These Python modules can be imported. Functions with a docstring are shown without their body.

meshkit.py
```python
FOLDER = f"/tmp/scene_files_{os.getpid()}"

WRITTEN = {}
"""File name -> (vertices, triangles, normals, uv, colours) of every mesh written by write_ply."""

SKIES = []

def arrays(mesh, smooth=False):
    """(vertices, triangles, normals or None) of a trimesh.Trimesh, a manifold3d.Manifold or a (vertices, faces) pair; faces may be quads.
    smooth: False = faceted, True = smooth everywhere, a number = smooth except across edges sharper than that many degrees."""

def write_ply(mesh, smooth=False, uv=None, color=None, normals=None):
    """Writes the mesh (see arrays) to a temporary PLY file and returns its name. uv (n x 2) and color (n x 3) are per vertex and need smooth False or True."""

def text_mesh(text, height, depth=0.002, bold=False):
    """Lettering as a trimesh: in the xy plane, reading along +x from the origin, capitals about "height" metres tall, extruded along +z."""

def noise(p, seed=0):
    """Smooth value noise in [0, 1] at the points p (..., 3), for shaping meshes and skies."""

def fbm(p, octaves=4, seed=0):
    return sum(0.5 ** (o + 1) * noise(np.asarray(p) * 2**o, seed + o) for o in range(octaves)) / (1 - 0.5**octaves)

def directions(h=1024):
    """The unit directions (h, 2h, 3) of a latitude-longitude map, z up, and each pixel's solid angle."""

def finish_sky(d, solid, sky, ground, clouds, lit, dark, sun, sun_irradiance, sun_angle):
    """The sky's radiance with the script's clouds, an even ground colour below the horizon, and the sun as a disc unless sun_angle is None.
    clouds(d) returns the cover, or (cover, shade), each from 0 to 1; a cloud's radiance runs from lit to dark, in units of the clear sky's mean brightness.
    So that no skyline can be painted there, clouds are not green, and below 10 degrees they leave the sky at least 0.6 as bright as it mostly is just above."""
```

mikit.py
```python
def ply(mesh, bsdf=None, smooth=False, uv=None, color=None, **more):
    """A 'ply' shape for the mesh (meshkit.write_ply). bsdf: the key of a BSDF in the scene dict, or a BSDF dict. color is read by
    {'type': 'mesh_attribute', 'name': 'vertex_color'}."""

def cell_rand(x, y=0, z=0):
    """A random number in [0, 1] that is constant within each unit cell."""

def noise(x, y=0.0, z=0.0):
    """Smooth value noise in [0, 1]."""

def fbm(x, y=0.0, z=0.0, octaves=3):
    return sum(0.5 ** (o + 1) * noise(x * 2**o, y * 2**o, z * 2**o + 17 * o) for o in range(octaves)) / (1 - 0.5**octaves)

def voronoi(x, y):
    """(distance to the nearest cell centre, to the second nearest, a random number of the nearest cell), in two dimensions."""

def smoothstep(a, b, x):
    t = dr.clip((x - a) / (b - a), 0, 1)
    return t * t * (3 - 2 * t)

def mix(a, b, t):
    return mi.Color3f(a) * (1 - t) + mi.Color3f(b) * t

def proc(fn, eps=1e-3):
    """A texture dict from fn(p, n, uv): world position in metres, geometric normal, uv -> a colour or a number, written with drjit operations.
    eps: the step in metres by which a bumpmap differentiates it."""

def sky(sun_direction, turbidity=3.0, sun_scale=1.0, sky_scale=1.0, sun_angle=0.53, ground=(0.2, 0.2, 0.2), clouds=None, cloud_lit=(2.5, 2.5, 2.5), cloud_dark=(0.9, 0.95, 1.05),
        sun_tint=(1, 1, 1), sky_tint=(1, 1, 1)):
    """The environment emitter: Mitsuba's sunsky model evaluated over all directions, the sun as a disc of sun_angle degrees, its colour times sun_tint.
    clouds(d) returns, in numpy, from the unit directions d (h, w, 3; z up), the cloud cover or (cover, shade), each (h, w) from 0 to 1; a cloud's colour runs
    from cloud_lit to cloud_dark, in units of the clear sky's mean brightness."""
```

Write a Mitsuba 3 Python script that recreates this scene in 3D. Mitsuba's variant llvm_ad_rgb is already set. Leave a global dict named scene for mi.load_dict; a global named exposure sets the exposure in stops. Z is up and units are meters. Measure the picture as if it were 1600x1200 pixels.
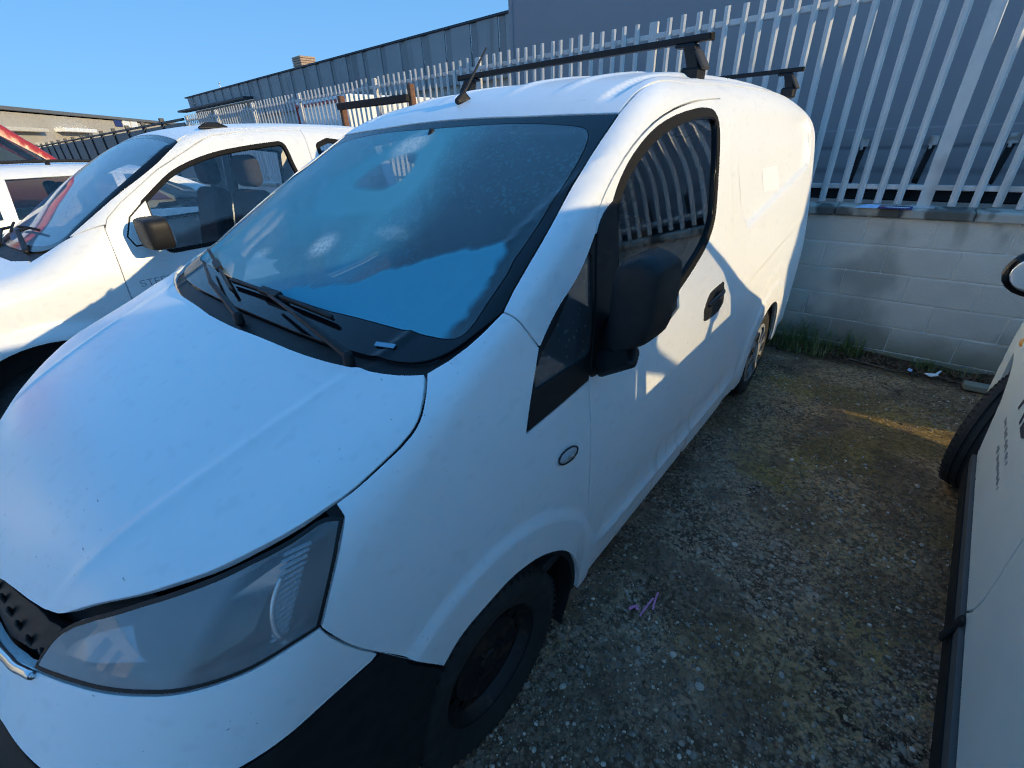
import math, numpy as np, trimesh, manifold3d as m3, shapely, mitsuba as mi, drjit as dr, mikit, meshkit
from shapely.geometry import Polygon, LineString, Point, MultiPolygon, box as sbox
from shapely import affinity
from scipy.interpolate import Akima1DInterpolator
from scipy.spatial import Delaunay
from mikit import noise, fbm, voronoi, cell_rand, smoothstep, mix
T = mi.ScalarTransform4f
rng = np.random.default_rng(7)
# ------------------------------------------------------------------ camera, sky, exposure
def look_at():
    yaw, pitch, roll = -0.71740, -0.49770, -0.04390
    cy, sy, cp, sp = math.cos(yaw), math.sin(yaw), math.cos(pitch), math.sin(pitch)
    f = np.array([sy*cp, cy*cp, sp]); r = np.array([cy, -sy, 0]); u = np.cross(r, f)
    up = -math.sin(roll)*r + math.cos(roll)*u
    o = np.array([1.3713, 0.3785, 1.6221])
    return T().look_at(origin=o.tolist(), target=(o+f).tolist(), up=up.tolist())
SUN = np.array([0.94, 0.178, 0.245])
exposure = 3.55
scene, labels = {}, {}
scene['camera'] = {'type': 'perspective', 'fov': 2*math.degrees(math.atan(800/694.052)), 'fov_axis': 'x', 'near_clip': 0.05, 'far_clip': 2000.0, 'to_world': look_at()}
def clear_air(d):
    # an even winter blue, paler towards the horizon
    el = np.degrees(np.arcsin(np.clip(d[..., 2], -1, 1)))
    return .88+0*el, 1-np.exp(-np.maximum(el, 0)/19.0)
scene['sky'] = mikit.sky(SUN, turbidity=2.5, sky_tint=(0.23, 0.60, 1.18), sun_tint=(.27, .31, .37), ground=(0.16, 0.16, 0.15), clouds=clear_air, cloud_lit=(.60, 1.20, 1.9), cloud_dark=(.15, .66, 1.52))
# ------------------------------------------------------------------ body surfaces of the vehicles
def spl(pts):
    a = np.array(pts, float); f = Akima1DInterpolator(a[:, 0], a[:, 1])
    s0 = (a[1, 1]-a[0, 1])/(a[1, 0]-a[0, 0]); s1 = (a[-1, 1]-a[-2, 1])/(a[-1, 0]-a[-2, 0])
    def g(t):
        t = np.asarray(t, float); c = np.clip(t, a[0, 0], a[-1, 0])
        return f(c)+np.minimum(t-a[0, 0], 0)*s0+np.maximum(t-a[-1, 0], 0)*s1
    return g
def smax(a, b, k):
    h = np.clip(.5+.5*(a-b)/k, 0, 1)
    return b*(1-h)+a*h+k*h*(1-h)
def sst(a, b, x):
    t = np.clip((x-a)/(b-a), 0, 1); return t*t*(3-2*t)
def pdist(poly, y, z):
    """signed distance in the yz plane to a polygon, positive inside"""
    a = np.array(poly); b = np.roll(a, -1, 0); d2 = np.full(np.shape(y), 1e9); ins = np.zeros(np.shape(y), bool)
    for (ay, az), (by, bz) in zip(a, b):
        ey, ez = by-ay, bz-az
        t = np.clip(((y-ay)*ey+(z-az)*ez)/(ey*ey+ez*ez), 0, 1)
        d2 = np.minimum(d2, (y-ay-t*ey)**2+(z-az-t*ez)**2)
        c = (az > z) != (bz > z)
        ins ^= c & (y < ey*(z-az)/np.where(abs(ez) < 1e-9, 1e-9, ez)+ay)
    return np.where(ins, 1, -1)*np.sqrt(d2)
class Body:
    """closed body surface F = 0 (negative inside), symmetric in x, nose towards -y"""
    def F(self, p):
        x, y, z = np.abs(p[..., 0]), p[..., 1], p[..., 2]
        side = x-self.W(y, z)
        e = .01; sl = (self.hy(y+e)-self.hy(y-e))/(2*e)
        top = (z-self.H(x, y))/np.sqrt(1+np.minimum(sl*sl, 4))
        f = smax(self.nose(x, z)-y, top, .10)
        f = smax(f, side, self.ks(y))
        return smax(f, self.rear(x, y, z), .12)
    def grad(self, p, e=2e-4):
        g = np.stack([(self.F(p+np.eye(3)[i]*e)-self.F(p-np.eye(3)[i]*e)) for i in range(3)], -1)
        return g/np.maximum(np.linalg.norm(g, axis=-1, keepdims=True), 1e-12)
    def cast(self, O, D, t=1.7):
        lo, hi = np.zeros(len(O)), np.full(len(O), t)
        for _ in range(26):
            m = (lo+hi)/2; s = self.F(O+m[:, None]*D) > 0
            hi = np.where(s, m, hi); lo = np.where(s, lo, m)
        return O+hi[:, None]*D
    # charts: (to2d, rays)
    def to2d(self, c, P):
        P = np.asarray(P, float)
        if c == 'S': return P[:, [1, 2]]
        if c == 'T': return P[:, [0, 1]]
        if c == 'C': return np.stack([P[:, 1], np.arctan2(P[:, 2]-self.zc, P[:, 0])*.8], 1)
        if c == 'N': return np.stack([np.arctan2(P[:, 0], self.yc-P[:, 1])*.95, P[:, 2]], 1)
    def lift(self, c, q):
        a, b = q[:, 0], q[:, 1]; o = np.zeros_like(a)
        if c == 'S': O, D = np.stack([o, a, b], 1), np.stack([o+1, o, o], 1)
        if c == 'T': O, D = np.stack([a, b, self.zin(b)], 1), np.stack([o, o, o+1], 1)
        if c == 'C': O, D = np.stack([o, a, o+self.zc], 1), np.stack([np.cos(b/.8), o, np.sin(b/.8)], 1)
        if c == 'N': O, D = np.stack([o, o+self.yc, b], 1), np.stack([np.sin(a/.95), -np.cos(a/.95), o], 1)
        return self.cast(O, D)
class Van(Body):
    zc, yc = .75, 1.2
    wz = staticmethod(spl([(.15,.812),(.2,.830),(.25,.837),(.35,.842),(.5,.846),(.65,.85),(.8,.851),(.95,.845),(1.1,.831),(1.3,.806),(1.5,.778),(1.7,.732),(1.9,.675)]))
    hy = staticmethod(spl([(-.1,.46),(0.0,.66),(.05,.77),(.1,.86),(.15,.925),(.2,.973),(.3,1.043),(.4,1.092),(.5,1.134),(.6,1.172),(.74,1.222),(.83,1.252),(.92,1.285),(1.05,1.35),(1.35,1.535),(1.55,1.652),(1.665,1.717),(1.8,1.773),(2.0,1.818),(2.4,1.853),(3.0,1.863),(3.6,1.848),(4.1,1.80),(4.3,1.765),(4.5,1.70)]))
    crown = staticmethod(spl([(-.1,.07),(.2,.07),(.8,.055),(.95,.04),(1.1,.04),(1.7,.075),(2.2,.06),(4.5,.06)]))
    nz = staticmethod(spl([(.1,.14),(.2,.07),(.35,.01),(.5,-.02),(.6,-.02),(.7,-.005),(.8,.04),(.9,.10),(1.0,.16),(1.1,.22)]))
    recess = [(2.57,1.70),(4.06,1.70),(4.10,1.55),(4.06,1.40),(2.74,1.215),(2.60,1.33),(2.53,1.50)]
    detail = True
    def nose(self, x, z):
        t = np.minimum(x, .95)/.95
        return self.nz(z)+.62*(1-np.sqrt(np.maximum(1-t**2.6, 0)))
    def W(self, y, z):
        w = self.wz(z)-.012*np.maximum(y-3.6, 0)**2/.64*(.4+.6*sst(.8, 1.6, z))-.02*np.maximum(1.3-y, 0)**2
        if self.detail:
            for ay, az in ((.885, .30), (3.535, .30)):
                r = np.hypot(y-ay, z-az)
                w = w+.012*sst(.505, .46, r)*sst(.1, .3, z)
            w = w-.022*sst(.006, .036, pdist(self.recess, y, z)) if np.max(y) > 2.4 else w
            cz = .392-.012*(y-1.4)                                    # fold along the foot of the doors
            w = w+(.012*np.exp(-((z-cz+.03)/.022)**2)-.006*np.exp(-((z-cz-.05)/.04)**2))*sst(1.34, 1.5, y)*sst(3.1, 2.8, y)
            w = w-.006*sst(.0, .03, .95+.11*(y-2.7)-z)*sst(2.75, 2.95, y)*sst(4.3, 4.0, y)*sst(.55,.62,np.hypot(y-3.535, z-.30))
        return w
    def H(self, x, y):
        h = self.hy(y)-self.crown(y)*x*x
        if self.detail:
            xc = .40+.247*y-.035*np.maximum(y-.5, 0)                  # the fold that runs up the bonnet
            d = x-xc
            h = h+.0042*np.exp(-(d/.015)**2)-.0025*sst(0, .05, d)*sst(.5, .3, d)*sst(.22, .34, y)*sst(.80, .68, y)
            for xr, wr in ((.17, .035), (.40, .035)):                 # ribs pressed into the roof
                h = h+.007*sst(wr, .008, np.abs(x-xr-.02*(y-1.8)))*sst(1.72, 1.95, y)*sst(4.2, 4.1, y)
            h = h-.010*sst(.028, .008, np.abs(x-(.60+.005*(y-1.8))))*sst(1.70, 1.80, y)*sst(4.25, 4.15, y)
        return h
    def ks(self, y): return .055+.05*sst(.95, .6, y)+.125*sst(1.75, 2.3, y)
    def rear(self, x, y, z): return y-4.45+.06*sst(1.0, 1.8, z)+.12*x*x
    def zin(self, y): return .75+.15*sst(.5, 1.0, y)
class Pickup(Body):
    zc, yc = .75, .9
    wz = staticmethod(spl([(.2,.84),(.4,.88),(.6,.90),(.9,.905),(1.05,.900),(1.18,.885),(1.3,.862),(1.5,.805),(1.7,.74),(1.85,.68)]))
    hy = staticmethod(spl([(-.6,.80),(-.45,.92),(-.3,1.03),(-.1,1.10),(.2,1.16),(.45,1.205),(.56,1.245),(.66,1.305),(.8,1.410),(1.0,1.545),(1.2,1.67),(1.34,1.742),(1.45,1.778),(1.7,1.808),(2.0,1.815),(2.5,1.805),(2.72,1.74),(2.9,1.50),(3.1,1.15),(4.6,1.10)]))
    def nose(self, x, z): return -.50+.05*np.abs(z-.6)+.55*(1-np.sqrt(np.maximum(1-(np.minimum(x, 1.0)/1.0)**3.2, 0)))
    def W(self, y, z):
        w = self.wz(z)-.03*np.maximum(.6-y, 0)**2
        r = np.hypot(y-.42, z-.36); w = w+.03*sst(.60, .50, r)*sst(1.0, .85, z)
        return w-.018*sst(.03, .0, np.abs(z-1.02))*sst(.9, 1.0, y)*0
    def H(self, x, y): return self.hy(y)-np.where(y > 1.3, .085, .07)*x*x
    def ks(self, y): return .10-.04*sst(.7, 1.0, y)+.06*sst(1.4, 1.8, y)
    def rear(self, x, y, z): return y-4.5
    def zin(self, y): return .8+0*y
class Side_car(Van):
    """the white van on the right, nose to the wall"""
    detail = False
VAN_LINES = {
    'hood_front': [[0.238,0.167,0.923],[0.38,0.201,0.948],[0.49,0.237,0.967],[0.513,0.255,0.98],[0.575,0.301,1.008],[0.628,0.343,1.029],[0.685,0.399,1.053],[0.699,0.414,1.059],[0.744,0.48,1.084],[0.764,0.524,1.097],[0.78,0.584,1.111]],
    'hood_seam': [[0.78,0.584,1.111],[0.789,0.629,1.121],[0.794,0.694,1.143],[0.798,0.743,1.161],[0.794,0.779,1.181],[0.775,0.81,1.207],[0.754,0.835,1.223],[0.734,0.853,1.233]],
    'cowl': [[0.734,0.853,1.233],[0.685,0.828,1.227],[0.639,0.813,1.224],[0.569,0.796,1.223],[0.469,0.776,1.222],[0.372,0.764,1.222],[0.252,0.757,1.224],[0.088,0.745,1.223]],
    'hl_top': [[0.482,0.176,0.897],[0.488,0.201,0.928],[0.504,0.231,0.958],[0.53,0.255,0.977],[0.61,0.318,1.014],[0.692,0.395,1.049],[0.749,0.476,1.08],[0.773,0.529,1.093],[0.784,0.579,1.106],[0.792,0.592,1.104],[0.802,0.6,1.096]],
    'hl_right': [[0.802,0.6,1.096],[0.817,0.571,1.054],[0.827,0.534,0.998],[0.831,0.504,0.947]],
    'hl_bot': [[0.831,0.504,0.947],[0.824,0.462,0.946],[0.81,0.416,0.938],[0.786,0.37,0.935],[0.754,0.327,0.931],[0.715,0.292,0.928],[0.659,0.255,0.921],[0.587,0.219,0.914],[0.482,0.176,0.897]],
    'bump_seam': [[0.832,0.503,0.944],[0.834,0.51,0.921],[0.841,0.574,0.792]],
    'bump_low': [[0.841,0.574,0.792],[0.838,0.489,0.8],[0.833,0.405,0.799],[0.815,0.333,0.784]],
    'bump_left': [[0.6,0.148,0.804],[0.56,0.134,0.803],[0.505,0.117,0.799],[0.427,0.099,0.795]],
    'bump_top': [[0.348,0.137,0.872],[0.429,0.161,0.89],[0.481,0.177,0.899]],
    'fend_low': [[0.841,0.574,0.792],[0.842,0.629,0.701],[0.841,0.7,0.585]],
    'arch': [[0.841,0.695,0.59],[0.843,0.727,0.617],[0.844,0.773,0.64],[0.846,0.836,0.648],[0.847,0.922,0.656],[0.848,1.016,0.636],[0.848,1.103,0.591],[0.846,1.177,0.53],[0.845,1.236,0.449],[0.842,1.271,0.346],[0.836,1.272,0.243],[0.832,1.264,0.208]],
    'fend_top': [[0.734,0.853,1.233],[0.754,0.897,1.25],[0.769,0.957,1.275],[0.778,1.038,1.313]],
    'pillar_seam': [[0.778,1.038,1.313],[0.795,1.049,1.303],[0.81,1.082,1.258],[0.816,1.115,1.213]],
    'trim_front': [[0.816,1.115,1.213],[0.822,1.092,1.164],[0.829,1.064,1.104],[0.837,1.035,1.031]],
    'trim_bot': [[0.837,1.035,1.031],[0.837,1.156,1.039],[0.836,1.307,1.052]],
    'trim_rear': [[0.836,1.307,1.052],[0.829,1.323,1.116],[0.816,1.354,1.222],[0.798,1.376,1.364],[0.79,1.388,1.418]],
    'trim_top': [[0.79,1.388,1.418],[0.803,1.287,1.327],[0.809,1.198,1.277],[0.816,1.12,1.214]],
    'trim_glass': [[0.827,1.086,1.126],[0.82,1.11,1.181],[0.815,1.17,1.225],[0.803,1.281,1.321],[0.796,1.354,1.373],[0.819,1.331,1.198],[0.827,1.31,1.132]],
    'door_front': [[0.836,1.307,1.052],[0.85,1.311,0.853],[0.85,1.318,0.645],[0.844,1.337,0.438],[0.839,1.355,0.276]],
    'door_top': [[0.79,1.388,1.42],[0.785,1.4,1.457],[0.779,1.434,1.493],[0.768,1.515,1.548],[0.754,1.637,1.61],[0.741,1.798,1.665],[0.729,1.987,1.703],[0.71,2.199,1.726],[0.705,2.409,1.737]],
    'door_rear': [[0.705,2.408,1.737],[0.748,2.419,1.639],[0.785,2.458,1.458],[0.799,2.484,1.351],[0.833,2.514,1.082],[0.851,2.523,0.818],[0.851,2.465,0.707],[0.848,2.272,0.56],[0.844,2.258,0.424],[0.838,2.257,0.259]],
    'door_bot': [[0.838,2.257,0.259],[0.836,2.011,0.233],[0.837,1.713,0.245],[0.839,1.472,0.283],[0.839,1.355,0.276]],
    'glass_out': [[0.781,1.49,1.478],[0.775,1.526,1.516],[0.76,1.653,1.591],[0.746,1.819,1.646],[0.738,2.006,1.677],[0.73,2.197,1.691],[0.731,2.282,1.686],[0.741,2.301,1.662],[0.779,2.271,1.493],[0.8,2.253,1.348],[0.812,2.169,1.257],[0.817,2.073,1.212],[0.825,1.897,1.149]],
    'sail': [[0.78,1.491,1.485],[0.79,1.388,1.417],[0.798,1.376,1.364],[0.816,1.354,1.222],[0.829,1.323,1.116],[0.836,1.307,1.056],[0.836,1.393,1.054],[0.818,1.463,1.209]],
    'ws_right': [[0.778,1.038,1.313],[0.768,1.083,1.343],[0.752,1.196,1.413],[0.74,1.274,1.461],[0.727,1.332,1.496],[0.698,1.505,1.593],[0.681,1.667,1.684]],
    'ws_top': [[0.682,1.666,1.683],[0.551,1.653,1.687],[0.322,1.638,1.694],[0.027,1.637,1.702]],
    'frit_in': [[0.717,1.147,1.388],[0.727,1.116,1.369],[0.729,1.067,1.339],[0.734,1.016,1.31],[0.742,0.966,1.283],[0.734,0.945,1.274],[0.676,0.931,1.271],[0.578,0.919,1.271],[0.441,0.907,1.271],[0.283,0.892,1.271],[0.15,0.889,1.272],[-0.146,0.881,1.269]],
    'frit_up': [[0.717,1.147,1.388],[0.71,1.253,1.452],[0.693,1.382,1.526],[0.649,1.564,1.63],[0.614,1.599,1.653],[0.398,1.607,1.673],[0.092,1.595,1.677]],
    'ditch': [[0.681,1.678,1.689],[0.68,1.81,1.741]],
    'handle': [[0.842,2.194,0.992],[0.837,2.256,1.047],[0.836,2.415,1.057],[0.844,2.442,0.965],[0.846,2.351,0.932],[0.846,2.206,0.942]],
    'marker': [[0.848,1.151,0.894],[0.847,1.178,0.908],[0.849,1.233,0.887],[0.85,1.227,0.854],[0.85,1.186,0.851],[0.849,1.148,0.878]],
    'square': [[0.783,2.989,1.468],[0.784,3.302,1.462],[0.801,3.383,1.336],[0.799,3.05,1.352]],
}
PICKUP_LINES = {
    'door_front': [[0.719,1.515,1.722],[0.749,1.406,1.672],[0.784,1.184,1.564],[0.825,0.964,1.426],[0.842,0.882,1.362],[0.858,0.853,1.315],[0.873,0.849,1.251],[0.892,0.84,1.134],[0.903,0.826,0.982]],
    'door_top': [[0.719,1.515,1.722],[0.685,1.737,1.748],[0.685,2.088,1.751]],
    'door_rear': [[0.685,2.101,1.751],[0.77,2.087,1.613]],
    'win': [[0.831,1.049,1.414],[0.825,1.079,1.435],[0.783,1.296,1.57],[0.759,1.562,1.643],[0.744,1.927,1.681],[0.787,1.945,1.558]],
    'glass_right': [[0.809,0.754,1.32],[0.804,0.805,1.358],[0.798,0.988,1.475],[0.768,1.201,1.598],[0.711,1.355,1.699]],
    'glass_bot': [[0.809,0.754,1.32],[0.762,0.675,1.275],[0.554,0.603,1.247],[0.227,0.542,1.233],[-0.242,0.512,1.219]],
    'arch': [[0.926,0.281,0.868],[0.933,0.363,0.859],[0.934,0.435,0.84]],
    'stub': [[0.7,1.499,1.736],[0.669,1.578,1.756],[0.682,1.633,1.751],[0.702,1.578,1.738]],
    'rearwin': [[0.748,2.156,1.672],[0.731,2.187,1.702],[0.729,2.304,1.704]],
    'mirbase': [[0.826,1.075,1.429],[0.848,0.975,1.354],[0.87,0.929,1.266],[0.879,0.946,1.218],[0.879,1.023,1.218]],
    'text': [[0.901,0.896,1.027],[0.901,0.979,1.028]],
}
# ------------------------------------------------------------------ materials
def rgb(*c): return {'type': 'rgb', 'value': list(c)}
def pbr(key, col, rough=.5, metal=0., two=True, **k):
    d = {'type': 'principled', 'base_color': rgb(*col) if isinstance(col, tuple) else col, 'roughness': rough, 'metallic': metal, **k}
    scene[key] = {'type': 'twosided', 'bsdf': d} if two else d
def P3(fn, eps=1e-3): return mikit.proc(fn, eps)
def paint_fn(p, n, uv):
    d = fbm(p.x*3, p.y*3, p.z*3, octaves=4)
    g = smoothstep(.62, .80, fbm(p.x*40+3, p.y*40, p.z*40, octaves=2))*.05
    low = smoothstep(.50, .22, p.z+.10*d)*.35
    c = mix((.80, .81, .81), (.755, .765, .76), d)
    c = mix(c, (.42, .38, .32), low*d)
    chip = smoothstep(.945, .96, noise(p.x*170+7, p.y*170, p.z*170))*smoothstep(.54, .62, fbm(p.x*4+5, p.y*4, p.z*4))
    c = mix(c, (.10, .09, .08), chip*.8)
    streak = smoothstep(.56, .74, fbm(p.x*9, p.y*26, p.z*2.2, octaves=3))*smoothstep(.62, .30, p.z)
    c = mix(c, (.45, .42, .37), streak*.45)
    return c*(1-g)
pbr('paint', P3(paint_fn), .27, specular=.5, clearcoat=.8, clearcoat_gloss=.92)
pbr('paint_grey_green', P3(lambda p, n, uv: mix((.72, .75, .70), (.62, .66, .60), fbm(p.x*4, p.y*4, p.z*4))), .4, clearcoat=.3, clearcoat_gloss=.7)
pbr('black_plastic', P3(lambda p, n, uv: mix((.009, .009, .010), (.019, .019, .020), fbm(p.x*30, p.y*30, p.z*30))), .50, specular=.28)
pbr('black_soft', (.010, .010, .011), .75)
pbr('black_gloss', (.004, .004, .006), .10, specular=.38)
pbr('rubber', (.012, .012, .012), .8, specular=.2)
pbr('tyre', P3(lambda p, n, uv: mix((.012, .012, .012), (.030, .028, .025), fbm(p.x*25, p.y*25, p.z*25))), .78)
pbr('steel_black', P3(lambda p, n, uv: mix((.015, .015, .017), (.055, .035, .025), smoothstep(.5, .75, fbm(p.x*22, p.y*22, p.z*22)))), .5, .3)
pbr('rust', P3(lambda p, n, uv: mix((.22, .10, .05), (.10, .06, .045), fbm(p.x*30, p.y*30, p.z*30))), .8)
pbr('silver', P3(lambda p, n, uv: mix((.55, .56, .57), (.32, .29, .25), smoothstep(.45, .7, fbm(p.x*18, p.y*18, p.z*18)))), .3, .6)
pbr('chrome', (.80, .81, .83), .12, 1.)
pbr('reflector', (.70, .70, .71), .30, .9)
pbr('headliner', (.22, .22, .22), .9)
pbr('trim_dark', (.035, .036, .040), .7)
pbr('seat_cloth', P3(lambda p, n, uv: mix((.030, .032, .040), (.055, .058, .070), noise(p.x*160, p.y*160, p.z*160))), .9)
pbr('bulkhead', (.10, .10, .11), .8)
pbr('red_lens', (.45, .02, .02), .15)
pbr('white_sticker', (.86, .87, .86), .25)
pbr('ink', (.04, .04, .05), .6)
pbr('amber', (.75, .36, .10), .2)
pbr('clear_plastic', (.40, .43, .46), .10)
pbr('plate_blue', (.16, .34, .46), .3)
pbr('mirror_glass', (.85, .86, .88), .03, 1.)
scene['tinted_glass'] = {'type': 'thindielectric', 'int_ior': 1.5, 'specular_transmittance': rgb(.30, .34, .36)}
scene['glass'] = {'type': 'thindielectric', 'int_ior': 1.5}
def fogged(key, fn, col=(.62, .68, .74), tint=None):
    scene[key] = {'type': 'blendbsdf', 'weight': P3(fn), 'a': {'type': 'thindielectric', 'int_ior': 1.52},
                  'b': {'type': 'principledthin', 'base_color': rgb(*col) if isinstance(col, tuple) else col, 'roughness': .45, 'diff_trans': .45, 'spec_trans': 0.0, 'eta': 1.4}}
def fog_van(p, n, uv):
    # breath of condensation on the inside of the windscreen: a wavy tide line low on the glass, thin veil above it
    x, y = p.x, p.y
    jag = (fbm(x*11+9, y*2, 0, octaves=4)-.5)*.055+(fbm(x*40, y*9, 2)-.5)*.012
    line = .863+.455*x+.068*x*x+jag
    low = smoothstep(.004, -.006, y-line)
    edge = smoothstep(.014, 0, dr.abs(y-line))*.35
    wx = x+.10*(fbm(x*4, y*4, 5)-.5); wy = y+.10*(fbm(x*4+9, y*4, 5)-.5)
    hole = dr.sqrt(dr.square((wx+.03)/.12)+dr.square((wy-1.365)/.085))                  # a patch wiped clear
    ring = smoothstep(.85, 1.15, hole)*smoothstep(2.6, 1.5, hole)
    left = smoothstep(.42, .12, wx+.55*(wy-1.25)*smoothstep(1.25, 1.4, y)*.3)
    veil = left*(.26+.36*smoothstep(.38, .66, fbm(x*2.4+4, y*2.4+1, 0, octaves=4)))*smoothstep(.75, 1.2, hole)+.42*ring*left
    veil = veil+.16*smoothstep(.55, .9, hole)*left
    drops = smoothstep(.66, .80, noise(x*150, y*150, 2))*.13
    rim = smoothstep(.728, .700, dr.abs(x)+.030*fbm(x*30, y*30, 1)+.22*smoothstep(1.08, 1.5, y))
    return dr.minimum(.025+.92*low*rim+edge*rim+veil*(1-low)+.45*glint_spots(x, y)+drops*smoothstep(.40, .62, fbm(x*5, y*5, 7)), .97)
def glint_spots(x, y):  # sunlit glints painted as pale spots in the mist
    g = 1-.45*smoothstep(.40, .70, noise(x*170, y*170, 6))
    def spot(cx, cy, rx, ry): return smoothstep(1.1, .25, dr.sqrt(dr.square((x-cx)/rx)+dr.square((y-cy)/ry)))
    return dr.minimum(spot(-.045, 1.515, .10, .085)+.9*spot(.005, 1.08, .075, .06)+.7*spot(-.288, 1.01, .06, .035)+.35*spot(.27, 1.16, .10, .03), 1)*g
fogged('windscreen_glass', fog_van, P3(lambda p, n, uv: mix((.15, .50, .62), (.80, .92, .90), glint_spots(p.x, p.y))))  # second colour paints the glints into the mist
fogged('hazy_lens', lambda p, n, uv: dr.maximum(.30+.42*fbm(p.x*6, p.y*6, p.z*6)+.12*smoothstep(.7, .4, dr.abs(p.x))-.32*smoothstep(.735, .765, dr.abs(p.x)), .03), (.60, .60, .60))
fogged('dusty_glass', lambda p, n, uv: .05+.05*fbm(p.x*9, p.y*9, p.z*9)+.10*smoothstep(.78, .86, noise(p.x*80, p.y*80, p.z*80)), (.6, .62, .64))
# ------------------------------------------------------------------ mesh helpers
def put(key, shape):
    assert key not in scene, key
    scene[key] = shape
def free(key):
    if key not in scene: return key
    k = 1
    while f'{key}_{k:03d}' in scene: k += 1
    return f'{key}_{k:03d}'
def add(key, mesh, bsdf, smooth=30, tw=None):
    key = free(key)
    d = mikit.ply(mesh, bsdf, smooth)
    if tw is not None: d['to_world'] = tw
    put(key, d); return key
def addn(key, VFN, bsdf, tw=None, flipx=False):
    V, F, N = VFN
    if flipx: V, F, N = V*[-1, 1, 1], F[:, ::-1], N*[-1, 1, 1]
    key = free(key)
    path = meshkit.write_ply(trimesh.Trimesh(V, F, process=False), True, normals=N)
    d = {'type': 'ply', 'filename': path, 'face_normals': False, 'bsdf': {'type': 'ref', 'id': bsdf}}
    if tw is not None: d['to_world'] = tw
    put(key, d); return key
def lab(key, label=None, cat=None, group=None, kind=None):
    d = {}
    if label: d['label'] = label
    if cat: d['category'] = cat
    if group: d['group'] = group
    if kind: d['kind'] = kind
    labels[key] = d
def M(m): 
    q = m.to_mesh(); return trimesh.Trimesh(q.vert_properties[:, :3], q.tri_verts, process=False)
def bx(sx, sy, sz, c=(0, 0, 0), r=0.0):
    if r <= 0:
        b = trimesh.creation.box((sx, sy, sz)); b.apply_translation(c); return b
    r = min(r, .49*min(sx, sy, sz)); s = m3.Manifold.sphere(r, 12)
    pts = [s.translate((i*(sx/2-r)+c[0], j*(sy/2-r)+c[1], k*(sz/2-r)+c[2])) for i in (-1, 1) for j in (-1, 1) for k in (-1, 1)]
    return M(m3.Manifold.batch_hull(pts))
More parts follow.
